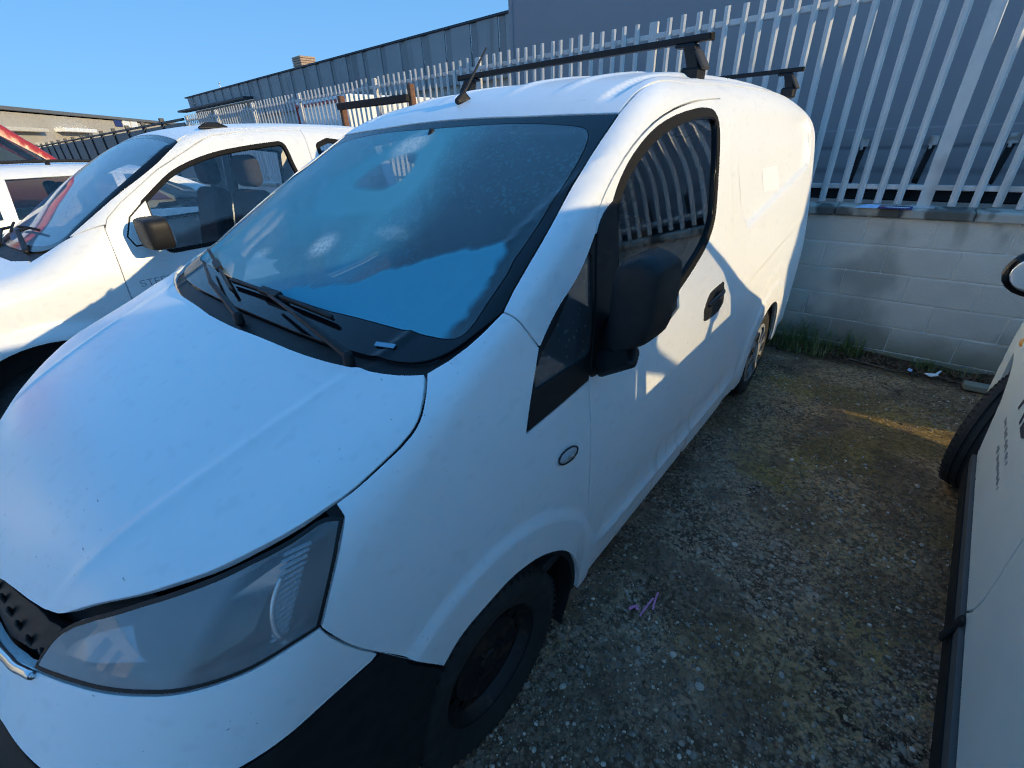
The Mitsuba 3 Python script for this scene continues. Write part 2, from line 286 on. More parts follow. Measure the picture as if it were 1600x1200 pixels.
def cham(sx, sy, sz, c=(0, 0, 0), r=.004):
    """box with chamfered edges"""
    V = []
    for i in (-1, 1):
        for j in (-1, 1):
            for k in (-1, 1):
                V += [(i*(sx/2), j*(sy/2-r), k*(sz/2-r)), (i*(sx/2-r), j*(sy/2), k*(sz/2-r)), (i*(sx/2-r), j*(sy/2-r), k*(sz/2))]
    h = trimesh.convex.convex_hull(np.array(V)); h.apply_translation(c); return h
def hull(spheres, seg=14):
    return M(m3.Manifold.batch_hull([m3.Manifold.sphere(r, seg).translate(tuple(map(float, p))) for p, r in spheres]))
def tube(pts, r, seg=8, cap=True):
    pts = np.array(pts, float); n = len(pts); r = np.broadcast_to(r, n)
    t = np.gradient(pts, axis=0); t /= np.linalg.norm(t, axis=1, keepdims=True)
    up = np.array([0, 0, 1.0]) if abs(t[0][2]) < .9 else np.array([1.0, 0, 0])
    V = []
    for i in range(n):
        a = np.cross(t[i], up); a /= np.linalg.norm(a); b = np.cross(a, t[i])
        for k in range(seg):
            th = 2*math.pi*k/seg; V.append(pts[i]+r[i]*(math.cos(th)*a+math.sin(th)*b))
    F = []
    for i in range(n-1):
        for k in range(seg):
            p, q = i*seg+k, i*seg+(k+1) % seg
            F += [(p, q, q+seg), (p, q+seg, p+seg)]
    if cap:
        V += [pts[0], pts[-1]]
        for k in range(seg):
            F += [(n*seg, (k+1) % seg, k), (n*seg+1, (n-1)*seg+k, (n-1)*seg+(k+1) % seg)]
    m = trimesh.Trimesh(V, F, process=False); m.fix_normals(); return m
def bar(a, b, w, h, up=(0, 0, 1)):
    """rectangular bar from a to b, w across, h along up"""
    a, b = np.array(a, float), np.array(b, float); d = b-a; L = np.linalg.norm(d); d /= L
    u = np.array(up, float); s = np.cross(d, u); s /= np.linalg.norm(s); u = np.cross(s, d)
    m = cham(L, w, h, r=min(w, h)*.12)
    R = np.eye(4); R[:3, 0], R[:3, 1], R[:3, 2], R[:3, 3] = d, s, u, (a+b)/2
    m.apply_transform(R); return m
def lathe(prof, seg=48):
    """profile of (radius, x) turned about the x axis"""
    p = np.array(prof, float); n = len(p); th = np.arange(seg)*2*np.pi/seg
    V = np.stack([np.broadcast_to(p[:, 1], (seg, n)), p[:, 0]*np.cos(th)[:, None], p[:, 0]*np.sin(th)[:, None]], -1).reshape(-1, 3)
    F = []
    for k in range(seg):
        a, b = k*n, ((k+1) % seg)*n
        for i in range(n-1): F += [(a+i, a+i+1, b+i+1), (a+i, b+i+1, b+i)]
    return trimesh.Trimesh(V, F, process=False)
def cat(*ms): return trimesh.util.concatenate([m for m in ms])
def curve(P, step=.02):
    """smooth curve through points, resampled"""
    P = np.array(P, float)
    if len(P) < 3:
        n = max(2, int(np.linalg.norm(P[-1]-P[0])/step)+1); return P[0]+np.linspace(0, 1, n)[:, None]*(P[-1]-P[0])
    s = np.r_[0, np.cumsum(np.linalg.norm(np.diff(P, axis=0), axis=1))]
    n = max(3, int(s[-1]/step)+1); t = np.linspace(0, s[-1], n)
    from scipy.interpolate import PchipInterpolator
    # lightly smoothed so that traced points do not wobble
    Q = np.stack([PchipInterpolator(s, P[:, i])(t) for i in range(P.shape[1])], 1)
    for _ in range(2):
        Q[1:-1] = .25*Q[:-2]+.5*Q[1:-1]+.25*Q[2:]
    return Q
def rings_of(poly):
    return [np.array(r.coords)[:-1] for g in getattr(poly, 'geoms', [poly]) for r in [g.exterior, *g.interiors]]
def resample(ring, h):
    r = np.vstack([ring, ring[:1]]); out = []
    for a, b in zip(r[:-1], r[1:]):
        n = max(1, int(round(np.linalg.norm(b-a)/h))); out += [a+(b-a)*k/n for k in range(n)]
    return np.array(out)
def panel(body, c, poly, h=.02, off=0., skirt=.016, gap=.0028, inward=False):
    poly = poly.buffer(-gap, join_style='round') if gap else poly
    poly = poly.simplify(.0006)
    rs = [resample(r, h*.8) for g in getattr(poly, 'geoms', [poly]) for r in [np.array(shapely.geometry.polygon.orient(g, 1).exterior.coords)[:-1]]+[np.array(i.coords)[:-1] for i in shapely.geometry.polygon.orient(g, 1).interiors]]
    bnd = np.vstack(rs)
    x0, y0, x1, y1 = poly.bounds
    gx, gy = np.meshgrid(np.arange(x0, x1, h), np.arange(y0, y1, h*.866)); gx = gx+(np.arange(gx.shape[0]) % 2)[:, None]*h/2
    g = np.stack([gx.ravel(), gy.ravel()], 1); g = g[shapely.contains_xy(poly.buffer(-h*.45), g[:, 0], g[:, 1])]
    q = np.vstack([bnd, g]); tri = Delaunay(q).simplices
    cen = q[tri].mean(1); tri = tri[shapely.contains_xy(poly, cen[:, 0], cen[:, 1])]
    P = body.lift(c, q); n = body.grad(P)
    fn = np.cross(P[tri[:, 1]]-P[tri[:, 0]], P[tri[:, 2]]-P[tri[:, 0]])
    fl = (fn*n[tri].mean(1)).sum(1) < 0; tri[fl] = tri[fl][:, ::-1]
    V, F, N = [P+n*off], [tri], [n if not inward else -n]
    if inward: F = [tri[:, ::-1]]
    base, o = len(P), 0
    if skirt > 0:
        for r in rs:
            k = len(r); idx = np.arange(o, o+k); o += k
            Pb, nb = P[idx]+n[idx]*off, n[idx]
            t = np.roll(Pb, -1, 0)-np.roll(Pb, 1, 0); to = np.cross(t, nb); to /= np.maximum(np.linalg.norm(to, axis=1, keepdims=True), 1e-9)
            # outward side: away from the polygon
            t2 = np.roll(r, -1, 0)-np.roll(r, 1, 0)
            probe = body.lift(c, r+np.stack([t2[:, 1], -t2[:, 0]], 1)/np.maximum(np.linalg.norm(t2, axis=1), 1e-9)[:, None]*.002)-P[idx]
            to *= np.sign((probe*to).sum(1, keepdims=True)+1e-12)
            r1 = Pb+to*.0011-nb*.0014; r2 = r1-nb*skirt
            V += [r1, r1, r2]; m = (nb+to); m /= np.linalg.norm(m, axis=1, keepdims=True)
            N += [m, to, to]
            j = np.arange(k); jn = (j+1) % k
            a, b, b2, d = idx, base+j, base+k+j, base+2*k+j
            A, B, B2, Dd = idx[jn], base+jn, base+k+jn, base+2*k+jn
            quads = [np.stack([a, A, B], 1), np.stack([a, B, b], 1), np.stack([b2, B2, Dd], 1), np.stack([b2, Dd, d], 1)]
            Vall = np.vstack(V)
            for qd in quads:
                f2 = np.cross(Vall[qd[:, 1]]-Vall[qd[:, 0]], Vall[qd[:, 2]]-Vall[qd[:, 0]])
                s = (f2*to[(np.arange(k))]).sum(1)+(f2*nb).sum(1)*.3 < 0
                qd[s] = qd[s][:, ::-1]; F.append(qd)
            base += 3*k
    return np.vstack(V), np.vstack(F), np.vstack(N)
def hand(tw):                                                            # keeps call lines short
    return tw
def wheel(prefix, tw, style='steel', R=.295, wd=.185, rim=.195, side=1):
    """wheel with its outer face towards local +x: tyre (tread grooves), rim, hub"""
    h = wd/2
    prof = [(rim-.012, -h*.80), (rim+.02, -h*.98), (R-.045, -h*1.02), (R-.012, -h*.90), (R-.002, -h*.72)]
    for gx in (-.045, -.015, .015, .045):
        prof += [(R, gx-.006), (R-.008, gx-.004), (R-.008, gx+.004), (R, gx+.006)]
    prof += [(R-.002, h*.72), (R-.012, h*.90), (R-.030, h*.99), (R-.045, h*1.02), (R-.050, h*1.035), (R-.056, h*1.02), (rim+.02, h*.98), (rim-.012, h*.80)]
    t = lathe(prof, 72)
    lugs = []
    for k in range(60):
        a = 2*math.pi*k/60
        for s in (-1, 1):
            l = bx(.034, .006, .010, (s*h*.76, 0, R-.0102)); l.apply_transform(trimesh.transformations.rotation_matrix(a+s*.02, (1, 0, 0))); lugs.append(l)
    T1 = add(prefix+'__tyre', cat(t, *[l for l in lugs]), 'tyre', 35, tw)
    if style == 'steel':
        barrel = lathe([(rim-.004, -h*.8), (rim-.03, -h*.4), (rim-.035, h*.3), (rim-.014, h*.72), (rim+.001, h*.83), (rim+.004, h*.80)], 64)
        c = Point(0, 0).buffer(rim-.03, 48)
        for k in range(14):
            a = 2*math.pi*k/14; c = c.difference(affinity.rotate(affinity.scale(Point(0, 0).buffer(.012, 12), .8, 1.15), math.degrees(a)).buffer(0) if False else affinity.translate(affinity.scale(Point(0, 0).buffer(.0125, 12), 1, 1), (rim-.055)*math.cos(a), (rim-.055)*math.sin(a)))
        d = trimesh.creation.extrude_polygon(c, .004, engine='earcut'); d.apply_transform(trimesh.transformations.rotation_matrix(math.pi/2, (0, 1, 0))); d.apply_translation((h*.35, 0, 0))
        hub = lathe([(0.0001, h*.62), (.03, h*.61), (.034, h*.55), (.062, h*.50), (.095, h*.42), (rim-.07, h*.50), (rim-.066, h*.38)], 40)
        nuts = []
        for k in range(4):
            a = 2*math.pi*k/4+.4; nn = trimesh.creation.cylinder(.010, .022, sections=6); nn.apply_transform(trimesh.transformations.rotation_matrix(math.pi/2, (0, 1, 0))); nn.apply_translation((h*.56, .052*math.cos(a), .052*math.sin(a))); nuts.append(nn)
        add(prefix+'__rim', cat(barrel, d), 'steel_black', 30, tw); add(prefix+'__hub', cat(hub, *nuts), 'steel_black', 30, tw)
    else:
        barrel = lathe([(rim-.004, -h*.8), (rim-.03, -h*.4), (rim-.03, h*.45)], 48)
        add(prefix+'__rim', barrel, 'steel_black', 30, tw)
        c = Point(0, 0).buffer(rim+.008, 48)
        for k in range(9):
            a = 360*k/9; s = Polygon([(.075, -.014), (.165, -.036), (.176, -.03), (.178, 0), (.176, .03), (.165, .036), (.075, .014)]).buffer(.006)
            c = c.difference(affinity.rotate(s, a, origin=(0, 0)))
        d = trimesh.creation.extrude_polygon(c, .010, engine='earcut'); d = d.subdivide_to_size(.03)
        v = d.vertices.copy(); rr = np.hypot(v[:, 0], v[:, 1]); v[:, 2] += .018*np.cos(np.clip(rr/(rim+.01), 0, 1)*1.5)+.010*np.exp(-((rr-.16)/.03)**2)
        d = trimesh.Trimesh(np.stack([v[:, 2]+h*.80, v[:, 0], v[:, 1]], 1), d.faces, process=False); d.fix_normals()
        back = lathe([(0.0001, h*.62), (rim-.01, h*.62)], 40)
        add(prefix+'__hubcap', d, 'silver', 30, tw); add(prefix+'__brake_disc', back, 'black_soft', False, tw)

def soft(poly, r=.03): return poly.buffer(-r).buffer(2*r).buffer(-r)
def shell(c, h, e=.62, cut=None, taper=0., shear=0.):
    """rounded box (superellipsoid): half sizes h about c; cut flattens the +y side"""
    s = trimesh.creation.icosphere(4); v = s.vertices
    v = np.sign(v)*np.abs(v)**e; v = v/np.maximum(np.abs(v).max(1, keepdims=True)**.25, .01)
    if cut is not None: v[:, 1] = np.where(v[:, 1] > cut, cut+(v[:, 1]-cut)*.12, v[:, 1])
    P = v*np.array(h)*np.stack([1-taper*np.clip(-v[:, 2], 0, 1), np.ones(len(v)), np.ones(len(v))], 1); P[:, 0] += shear*v[:, 2]
    m = trimesh.Trimesh(P+np.array(c), s.faces, process=False); m.fix_normals(); return m
# ------------------------------------------------------------------ the white van in the middle
van = Van(); VL = {k: np.array(v) for k, v in VAN_LINES.items()}
def cv(name, step=.015): return curve(VL[name], step)
def q2(c, *Ps): return Polygon(np.vstack([van.to2d(c, P) for P in Ps])).buffer(0)
def both(key, c, poly, bsdf, **k):
    vfn = panel(van, c, poly, **k)
    addn(key, vfn, bsdf); addn(key, vfn, bsdf, flipx=True)
V = 'white_van'
mir = lambda P: P[::-1]*[-1, 1, 1]
lab(V, 'white panel van in the middle with roof bars, fogged windscreen and black door mirror', 'van')
# bonnet
hf = np.vstack([[[0, .118, .885], [.12, .135, .905]], VL['hood_front']]); hf = curve(hf, .015)
half = np.vstack([hf, cv('hood_seam')[1:], cv('cowl')[1:], [[0, .744, 1.22]]])
addn(V+'__bonnet', panel(van, 'T', Polygon(np.vstack([van.to2d('T', half), van.to2d('T', mir(half))])).buffer(0), h=.0075, gap=.004), 'paint')
# wing
arch_f = VL['arch'].copy(); arch_f = np.vstack([arch_f[:10], [[.84, 1.283, .23]]])
wing = [cv('hl_right')[::-1], cv('hood_seam')[1:], cv('fend_top')[1:], cv('pillar_seam')[1:], cv('trim_front')[1:], cv('trim_bot')[1:],
        curve(np.vstack([VL['door_front'][:4], [[.842, 1.348, .285]]]))[1:], np.array([[.84, 1.34, .23]]), curve(arch_f)[::-1], cv('fend_low')[::-1][1:], cv('bump_seam')[::-1][1:]]
wp = Polygon(np.vstack([van.to2d('C', P) for P in wing])).buffer(0)
both(V+'__wing', 'C', wp, 'paint', h=.012)
# bumper: painted upper band, black lower part
bt = np.vstack([[[0, .115, .845], [.18, .12, .855]], VL['bump_top']])
low = np.array([[.842, .578, .785], [.838, .489, .787], [.83, .40, .785], [.80, .31, .782], [.60, .148, .79], [.427, .099, .795], [.2, .06, .80], [0, .045, .80]])
half = np.vstack([curve(bt), cv('hl_bot')[::-1][1:], cv('bump_seam')[1:], curve(low)[1:]])
addn(V+'__bumper', panel(van, 'N', Polygon(np.vstack([van.to2d('N', half), van.to2d('N', mir(half))])).buffer(0), h=.015, gap=.003), 'paint')
lowb = np.vstack([low[::-1]-[0, 0, .012], cv('fend_low')[1:]-[0, 0, .006], [[.84, .665, .50], [.835, .62, .38], [.83, .58, .24], [.7, .2, .22], [.4, .03, .2], [0, 0, .2]]])
addn(V+'__lower_bumper', panel(van, 'N', Polygon(np.vstack([van.to2d('N', lowb), van.to2d('N', mir(lowb))])).buffer(0), h=.03, gap=.002, off=-.006), 'black_plastic')
addn(V+'__bumper_liner', panel(van, 'N', sbox(-.95, .30, .95, 1.02), h=.05, gap=0, off=-.045, skirt=0), 'black_soft')
for s in (1, -1):
    sc = lathe([(0.0001, .004), (.004, .0035), (.006, 0)], 12); sc.apply_translation((.842, .62, .672))
    if s < 0: sc.vertices[:, 0] *= -1
    add(V+'__bumper_screw', sc, 'silver')
# grille between bonnet and bumper
gr = [np.array([[0, .12, .862], [.2, .13, .872], [.345, .14, .882], [.425, .163, .90], [.470, .18, .915]]), np.array([[.49, .215, .95], [.38, .195, .942], [.238, .163, .917], [.12, .135, .898], [0, .12, .878]])]
gq = np.vstack([van.to2d('N', gr[0]), van.to2d('N', gr[1])]); gp = Polygon(np.vstack([gq, (gq*[-1, 1])[::-1]])).buffer(0)
addn(V+'__grille', panel(van, 'N', gp, h=.012, off=-.012, gap=0), 'black_plastic')
for k in range(-9, 10):
    c0 = van.lift('N', np.array([[.047*k, .888+.020*min(abs(k), 9)/9]])); n0 = van.grad(c0)[0]
    add(V+'__grille__rib', hull([(c0[0]-n0*.012+np.array([dx, 0, dz]), .0035) for dx, dz in ((-.012, -.012), (-.006, -.012), (-.006, .014), (-.012, .014))], 8), 'black_plastic', 30)
cs = van.lift('N', np.stack([np.linspace(-.43, .43, 60), .850+.045*np.linspace(-1, 1, 60)**2], 1)); cs = cs+van.grad(cs)*.004
add(V+'__grille__chrome_strip', tube(cs, .007), 'chrome', True)
# headlights
hp = q2('N', cv('hl_top'), cv('hl_right')[1:], cv('hl_bot')[1:])
for fx in (False, True):
    s = -1 if fx else 1
    k = addn(V+'__headlight', panel(van, 'N', hp, h=.012, gap=.003, skirt=.05), 'hazy_lens', flipx=fx)
    addn(k+'__housing', panel(van, 'N', hp, h=.02, gap=.006, off=-.085, skirt=0), 'black_soft', flipx=fx)
    rim_ = hp.buffer(-.003).difference(hp.buffer(-.0065))
    addn(k+'__seal', panel(van, 'N', rim_, h=.012, gap=0, off=.0012, skirt=.004), 'black_plastic', flipx=fx)
    x0, z0, x1, z1 = hp.bounds
    bowl = hp.buffer(-.02).intersection(Polygon([(x0, z0), (x0+.72*(x1-x0), z0), (x0+.84*(x1-x0), z1), (x0, z1)]))
    VV, FF, NN = panel(van, 'N', bowl, h=.012, gap=0, off=0, skirt=0)
    ctr = bowl.centroid; qq = van.to2d('N', VV); dd = np.minimum(np.hypot((qq[:, 0]-ctr.x-.02)/.20, (qq[:, 1]-ctr.y-.01)/.11), 1)
    dep = .018+.055*(1-dd**2); VV = VV-NN*dep[:, None]
    m = trimesh.Trimesh(VV, FF, process=False)
    if fx: m = trimesh.Trimesh(VV*[-1, 1, 1], FF[:, ::-1], process=False)
    add(k+'__reflector', m, 'reflector', True)
    for j in range(15):                                                   # stepped flutes at the outer end
        f = j/14; a = x0+(.80+.055*f)*(x1-x0); z = z0+(.28+.58*f)*(z1-z0)
        q = van.lift('N', np.array([[a-.016-.006*f, z], [a+.006+.012*f, z+.003]])); nn = van.grad(q)
        b = bar(q[0]-nn[0]*.020, q[1]-nn[1]*.030, .006, .0035)
        if fx: b.vertices[:, 0] *= -1; b.invert()
        add(k+'__flute', b, 'clear_plastic', False)
    q = np.stack([np.linspace(x0+.40*(x1-x0), x0+.70*(x1-x0), 20), z0+(.16+.10*np.linspace(-1, 1, 20)**2)*(z1-z0)+.02], 1)
    pp = van.lift('N', q); pp = pp-van.grad(pp)*.016
    add(k+'__trim_line', tube(pp*[s, 1, 1], .004), 'black_gloss', True)
    q = np.stack([x0+(.775+.03*np.linspace(-1, 1, 14)**2)*(x1-x0), z0+np.linspace(.20, .72, 14)*(z1-z0)], 1)
    pp = van.lift('N', q); pp = pp-van.grad(pp)*.018
    add(k+'__reflection_line', tube(pp*[s, 1, 1], .0045, 8), 'chrome', True)  # chrome tube added to draw the curved bright reflection in the lens
# windscreen
wsr = cv('ws_right'); top = curve(np.vstack([VL['ws_top'], [[0, 1.637, 1.702]]]))
bot = curve(np.array([[.778, 1.038, 1.313], [.765, .985, 1.285], [.742, .915, 1.26], [.70, .868, 1.245], [.60, .838, 1.24], [.40, .812, 1.24], [.2, .802, 1.24], [0, .798, 1.24]]))
half = np.vstack([bot[::-1], wsr[1:], top[1:]])
wso = Polygon(np.vstack([van.to2d('T', half), van.to2d('T', mir(half))])).buffer(0)
fi = np.vstack([curve(np.vstack([VL['frit_up'][:4], VL['frit_up'][4:], [[0, 1.594, 1.677]]]))])
fr = curve(np.vstack([VL['frit_in'][:11], [[0, .885, 1.27]]]))
half = np.vstack([fr[::-1], fi[1:]])
wsi = Polygon(np.vstack([van.to2d('T', half), van.to2d('T', mir(half))])).buffer(0)
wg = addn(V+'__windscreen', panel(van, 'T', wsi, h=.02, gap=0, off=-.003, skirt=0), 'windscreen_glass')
addn(wg+'__frit_border', panel(van, 'T', wso.difference(wsi), h=.015, gap=.003, off=-.003, skirt=.006), 'black_gloss')
hc = np.vstack([cv('cowl')[::-1], [[.734, .853, 1.233]]]); hc = np.vstack([[[0, .744, 1.22]], hc])
cow = Polygon(np.vstack([van.to2d('T', hc), [[.757, .90], [.768, .96]], van.to2d('T', bot)[2:], (van.to2d('T', bot)[2:]*[-1, 1])[::-1], [[-.768, .96], [-.757, .90]], van.to2d('T', mir(hc))])).buffer(0)
addn(V+'__cowl', panel(van, 'T', cow, h=.015, off=-.016, gap=.0, skirt=.02), 'black_plastic')
st = van.lift('T', np.array([[.56, .862], [.615, .873]])); st = st+np.array([0, 0, .0015])
add(V+'__windscreen__plate', bar(st[0], st[1], .011, .002, up=(0, -.5, .86)), 'plate_blue', False)
def onglass(pts, h):
    P = van.lift('T', np.array(pts)); return P+van.grad(P)*h
def wiper(key, piv, el, tip, b0, b1):
    a = onglass([piv], -.004)[0]; e = onglass([el], .040)[0]; t = onglass([tip], .030)[0]
    k = add(key, cat(hull([(a, .013), (a+np.array([0, 0, .018]), .011)]), hull([(a+np.array([0, 0, .018]), .010), (e, .0075)], 10)), 'black_plastic', 40)
    add(k+'__arm', hull([(e, .0062), (t, .004)], 8), 'black_plastic', 40)
    B = onglass(np.array(b0)+(np.array(b1)-np.array(b0))*np.linspace(0, 1, 14)[:, None], .016)
    add(k+'__blade', cat(*[hull([(B[i], .0055), (B[i+1], .0055)], 8) for i in range(13)]), 'black_plastic', 40)
    R = B-van.grad(B)*.010
    add(k+'__rubber_lip', tube(R, .003, 6), 'rubber', True)
    c = B[6]; add(k+'__clip', bar(c+(B[7]-B[5])*-.6, c+(B[7]-B[5])*.6, .022, .016, up=van.grad(B[6:7])[0]), 'black_plastic', 30)
wiper(V+'__wiper', (.545, .800), (.33, .825), (.115, .852), (-.20, .868), (.385, .872))
wiper(V+'__wiper', (.07, .765), (-.20, .82), (-.50, .90), (-.66, .97), (-.12, .835))
# roof, body side with windscreen pillar
dx = np.array([[.681, 1.668, 1.684], [.672, 1.74, 1.71], [.665, 1.81, 1.741], [.660, 2.2, 1.78], [.652, 3.0, 1.79], [.640, 4.0, 1.77], [.625, 4.27, 1.75]])
dcv = curve(dx, .03)
half = np.vstack([top[::-1], dcv[1:]]); half = np.vstack([top[::-1], dcv])
rp = Polygon(np.vstack([van.to2d('T', half), van.to2d('T', mir(half))])).buffer(0)
addn(V+'__roof', panel(van, 'T', rp, h=.016, gap=.002), 'paint')
a = np.linspace(0, np.pi, 40); rr = .352
rearch = np.stack([0*a+.84, 3.535+rr*np.cos(a), np.maximum(.30+rr*np.sin(a), .2)], 1)
sidep = [cv('pillar_seam')[::-1], wsr[1:], dcv[1:], np.array([[.62, 4.28, 1.72], [.70, 4.285, 1.62], [.76, 4.29, 1.45], [.80, 4.30, 1.2], [.83, 4.30, .9], [.835, 4.30, .6], [.83, 4.30, .33], [.84, 3.90, .27]]), rearch,
         np.array([[.84, 3.18, .225], [.84, 2.26, .225], [.84, 2.245, .27]]), curve(np.vstack([VL['door_rear'][:9], [[.842, 2.241, .271]]]))[::-1][1:], cv('door_top')[::-1][1:], cv('trim_top')[1:]]
sp = Polygon(np.vstack([van.to2d('C', P) for P in sidep])).buffer(0)
sp = max(sp.geoms, key=lambda g: g.area) if hasattr(sp, 'geoms') else sp
both(V+'__side_panel', 'C', sp, 'paint', h=.014)
both(V+'__sill', 'S', Polygon([(1.35, .222), (2.25, .222), (2.242, .262), (1.9, .243), (1.6, .262), (1.36, .278)]), 'paint', h=.015, off=-.004)
rearp = [(-.60, 1.70), (.60, 1.70), (.70, 1.6), (.77, 1.3), (.80, 1.0), (.80, .3), (-.80, .3), (-.80, 1.0), (-.77, 1.3), (-.70, 1.6)]
rv = panel(van, 'N', Polygon([(math.pi*.95+x*.33, z) for x, z in rearp]), h=.03, skirt=.01, gap=0) if False else None
bk = trimesh.creation.extrude_polygon(Polygon(rearp), .03, engine='earcut'); bk.apply_transform(np.array([[1, 0, 0, 0], [0, 0, -1, 4.41], [0, 1, 0, 0], [0, 0, 0, 1.0]]))
add(V+'__rear_door', bk, 'paint', 30)
rc = [(4.30, .34), (4.30, 1.62), (4.345, 1.60), (4.39, 1.3), (4.40, .8), (4.40, .34)]
both(V+'__rear_corner', 'S', Polygon([(4.302, .34), (4.302, 1.55), (4.33, 1.52), (4.352, 1.3), (4.362, .8), (4.362, .34)]), 'paint', h=.012, gap=.001)
both(V+'__tail_lamp', 'S', Polygon([(4.325, .80), (4.322, 1.18), (4.352, 1.17), (4.372, .80)]), 'red_lens', h=.012, off=.012, skirt=.02)
# quarter trim in front of the door
tp = q2('S', cv('trim_front')[::-1], cv('trim_top')[::-1][1:], cv('trim_rear')[::-1][1:], cv('trim_bot')[::-1][1:])
tg = q2('S', curve(np.vstack([VL['trim_glass'], VL['trim_glass'][:1]]))).buffer(.004)
both(V+'__quarter_trim', 'S', tp.difference(tg), 'black_plastic', h=.012, off=.001)
both(V+'__quarter_glass', 'S', tg, 'dusty_glass', h=.02, off=-.006, gap=-.004, skirt=0)
# black underlay so the gaps round the wing read as dark lines
for fx in (False, True): addn(V+'__gap_underlay', panel(van, 'C', wp.buffer(.018).difference(wp.buffer(-.02)), h=.014, off=-.016, skirt=0, gap=0), 'black_soft', flipx=fx)
# front door
op = np.vstack([VL['glass_out'], [[.83, 1.72, 1.10], [.833, 1.49, 1.066], [.826, 1.462, 1.10], [.815, 1.466, 1.22], [.79, 1.478, 1.42]]])
opn = q2('S', curve(np.vstack([op, op[:1]]), .02))
dp = q2('S', curve(np.vstack([VL['door_front'][:4], [[.842, 1.348, .285]]]))[::-1], cv('trim_rear')[1:], cv('door_top')[1:], curve(np.vstack([VL['door_rear'][:9], [[.842, 2.241, .271]]]))[1:], curve(np.array([[.842, 2.241, .271], [.842, 1.95, .248], [.842, 1.6, .27], [.842, 1.348, .285]]))[1:-1])
vfn = panel(van, 'S', dp.difference(opn), h=.012)
for fx in (False, True):
    s = -1 if fx else 1
    addn(V+'__door_seal', panel(van, 'S', dp.buffer(.022).difference(dp.buffer(-.022)), h=.014, off=-.014, skirt=0, gap=0), 'black_soft', flipx=fx)  # black seal strip, also there to darken the shut line
    k = addn(V+'__front_door', vfn, 'paint', flipx=fx)
    addn(k+'__window_seal', panel(van, 'S', opn.buffer(.010).difference(opn.buffer(-.016)), h=.012, off=.004, skirt=.02, gap=0), 'rubber', flipx=fx)
    addn(k+'__window_channel', panel(van, 'S', opn.buffer(-.014).difference(opn.buffer(-.020)), h=.012, off=.001, skirt=.01, gap=0), 'black_gloss', flipx=fx)
    addn(k+'__window', panel(van, 'S', opn.buffer(-.012), h=.03, off=-.008, skirt=0, gap=0), 'tinted_glass', flipx=fx)
    sl = q2('S', curve(np.vstack([VL['sail'], VL['sail'][:1]]), .02))
    addn(k+'__sail_panel', panel(van, 'S', sl, h=.014, off=.005, gap=.001, skirt=.02), 'black_plastic', flipx=fx)
    hd = q2('S', curve(np.vstack([VL['handle'], VL['handle'][:1]]), .01))
    kk = addn(k+'__handle', panel(van, 'S', hd, h=.012, off=.002, skirt=.006, gap=0), 'black_plastic', flipx=fx)
    g = [(np.array([.842, 2.245, 1.000])*[s, 1, 1], .012), (np.array([.851, 2.32, 1.012])*[s, 1, 1], .012), (np.array([.842, 2.41, 1.015])*[s, 1, 1], .013)]
    add(kk+'__grip', cat(hull(g[:2]), hull(g[1:])), 'black_gloss', 40)
    # door card inside
    addn(k+'__door_card', panel(van, 'S', dp.buffer(-.03).difference(opn.buffer(.0)), h=.05, off=-.07, skirt=0), 'trim_dark', flipx=fx)
both(V+'__sticker', 'S', q2('S', VL['square']), 'white_sticker', h=.03, off=.0012, skirt=0) if False else addn(V+'__sticker', panel(van, 'S', q2('S', VL['square']), h=.03, off=.0012, skirt=0), 'white_sticker')
for s in (1, -1):
    e = trimesh.creation.icosphere(3); e.vertices = e.vertices*[.012, .044, .021]; e.apply_transform(trimesh.transformations.rotation_matrix(-.16, (1, 0, 0))); e.apply_translation((.848, 1.19, .880)); e.vertices[:, 0] *= s
    k = add(V+'__side_repeater', e, 'clear_plastic', True)
    r = [(.8535, 1.19+.046*math.cos(t)*math.cos(.16), .880+.0235*math.sin(t)-.046*math.cos(t)*math.sin(.16)) for t in np.linspace(0, 2*math.pi, 33)]
    add(k+'__bezel', tube(np.array(r)*[s, 1, 1], .0022, 6, False), 'black_plastic', True)
    b = hull([((.8615*s, 1.18, .882), .004), ((.8615*s, 1.20, .878), .004)], 8); add(k+'__bulb', b, 'silver', True)
# door mirrors
def van_mirror(s):
    S = lambda p: (np.array(p)*[s, 1, 1])
    e = trimesh.creation.icosphere(4); v = e.vertices
    v = np.sign(v)*np.abs(v)**.50; v = v/np.maximum(np.abs(v).max(1, keepdims=True)**.25, .01)
    v[:, 1] = np.where(v[:, 1] > .55, .55+(v[:, 1]-.55)*.12, v[:, 1])
    wd_ = .059*(1-.12*np.clip(-v[:, 2], 0, 1)); P = np.stack([.958+v[:, 0]*wd_+.006*v[:, 2], 1.335+v[:, 1]*.082, 1.290+v[:, 2]*.111+.022*v[:, 0]*np.clip(-v[:, 2]+.2, 0, 1)-.012*np.abs(v[:, 0])*(v[:, 2] > 0)], 1)*[s, 1, 1]
    m_ = trimesh.Trimesh(P, e.faces, process=False); m_.fix_normals()
    k = add(V+'__door_mirror', m_, 'black_plastic', 60)
    add(k+'__foot', cat(hull([(S((.845, 1.36, 1.10)), .022), (S((.845, 1.43, 1.12)), .022), (S((.93, 1.34, 1.145)), .024), (S((.86, 1.33, 1.075)), .014), (S((.95, 1.31, 1.135)), .014)], 14), hull([(S((.84, 1.42, 1.19)), .018), (S((.90, 1.37, 1.24)), .03), (S((.90, 1.36, 1.17)), .03), (S((.84, 1.38, 1.12)), .018)], 12)), 'black_plastic', 50)
    g = hull([(S((x, 1.384, z)), .004) for x, z in ((.905, 1.345), (1.0, 1.365), (1.018, 1.27), (.99, 1.215), (.905, 1.20))], 10)
    add(k+'__glass', g, 'mirror_glass', 30)
van_mirror(1); van_mirror(-1)
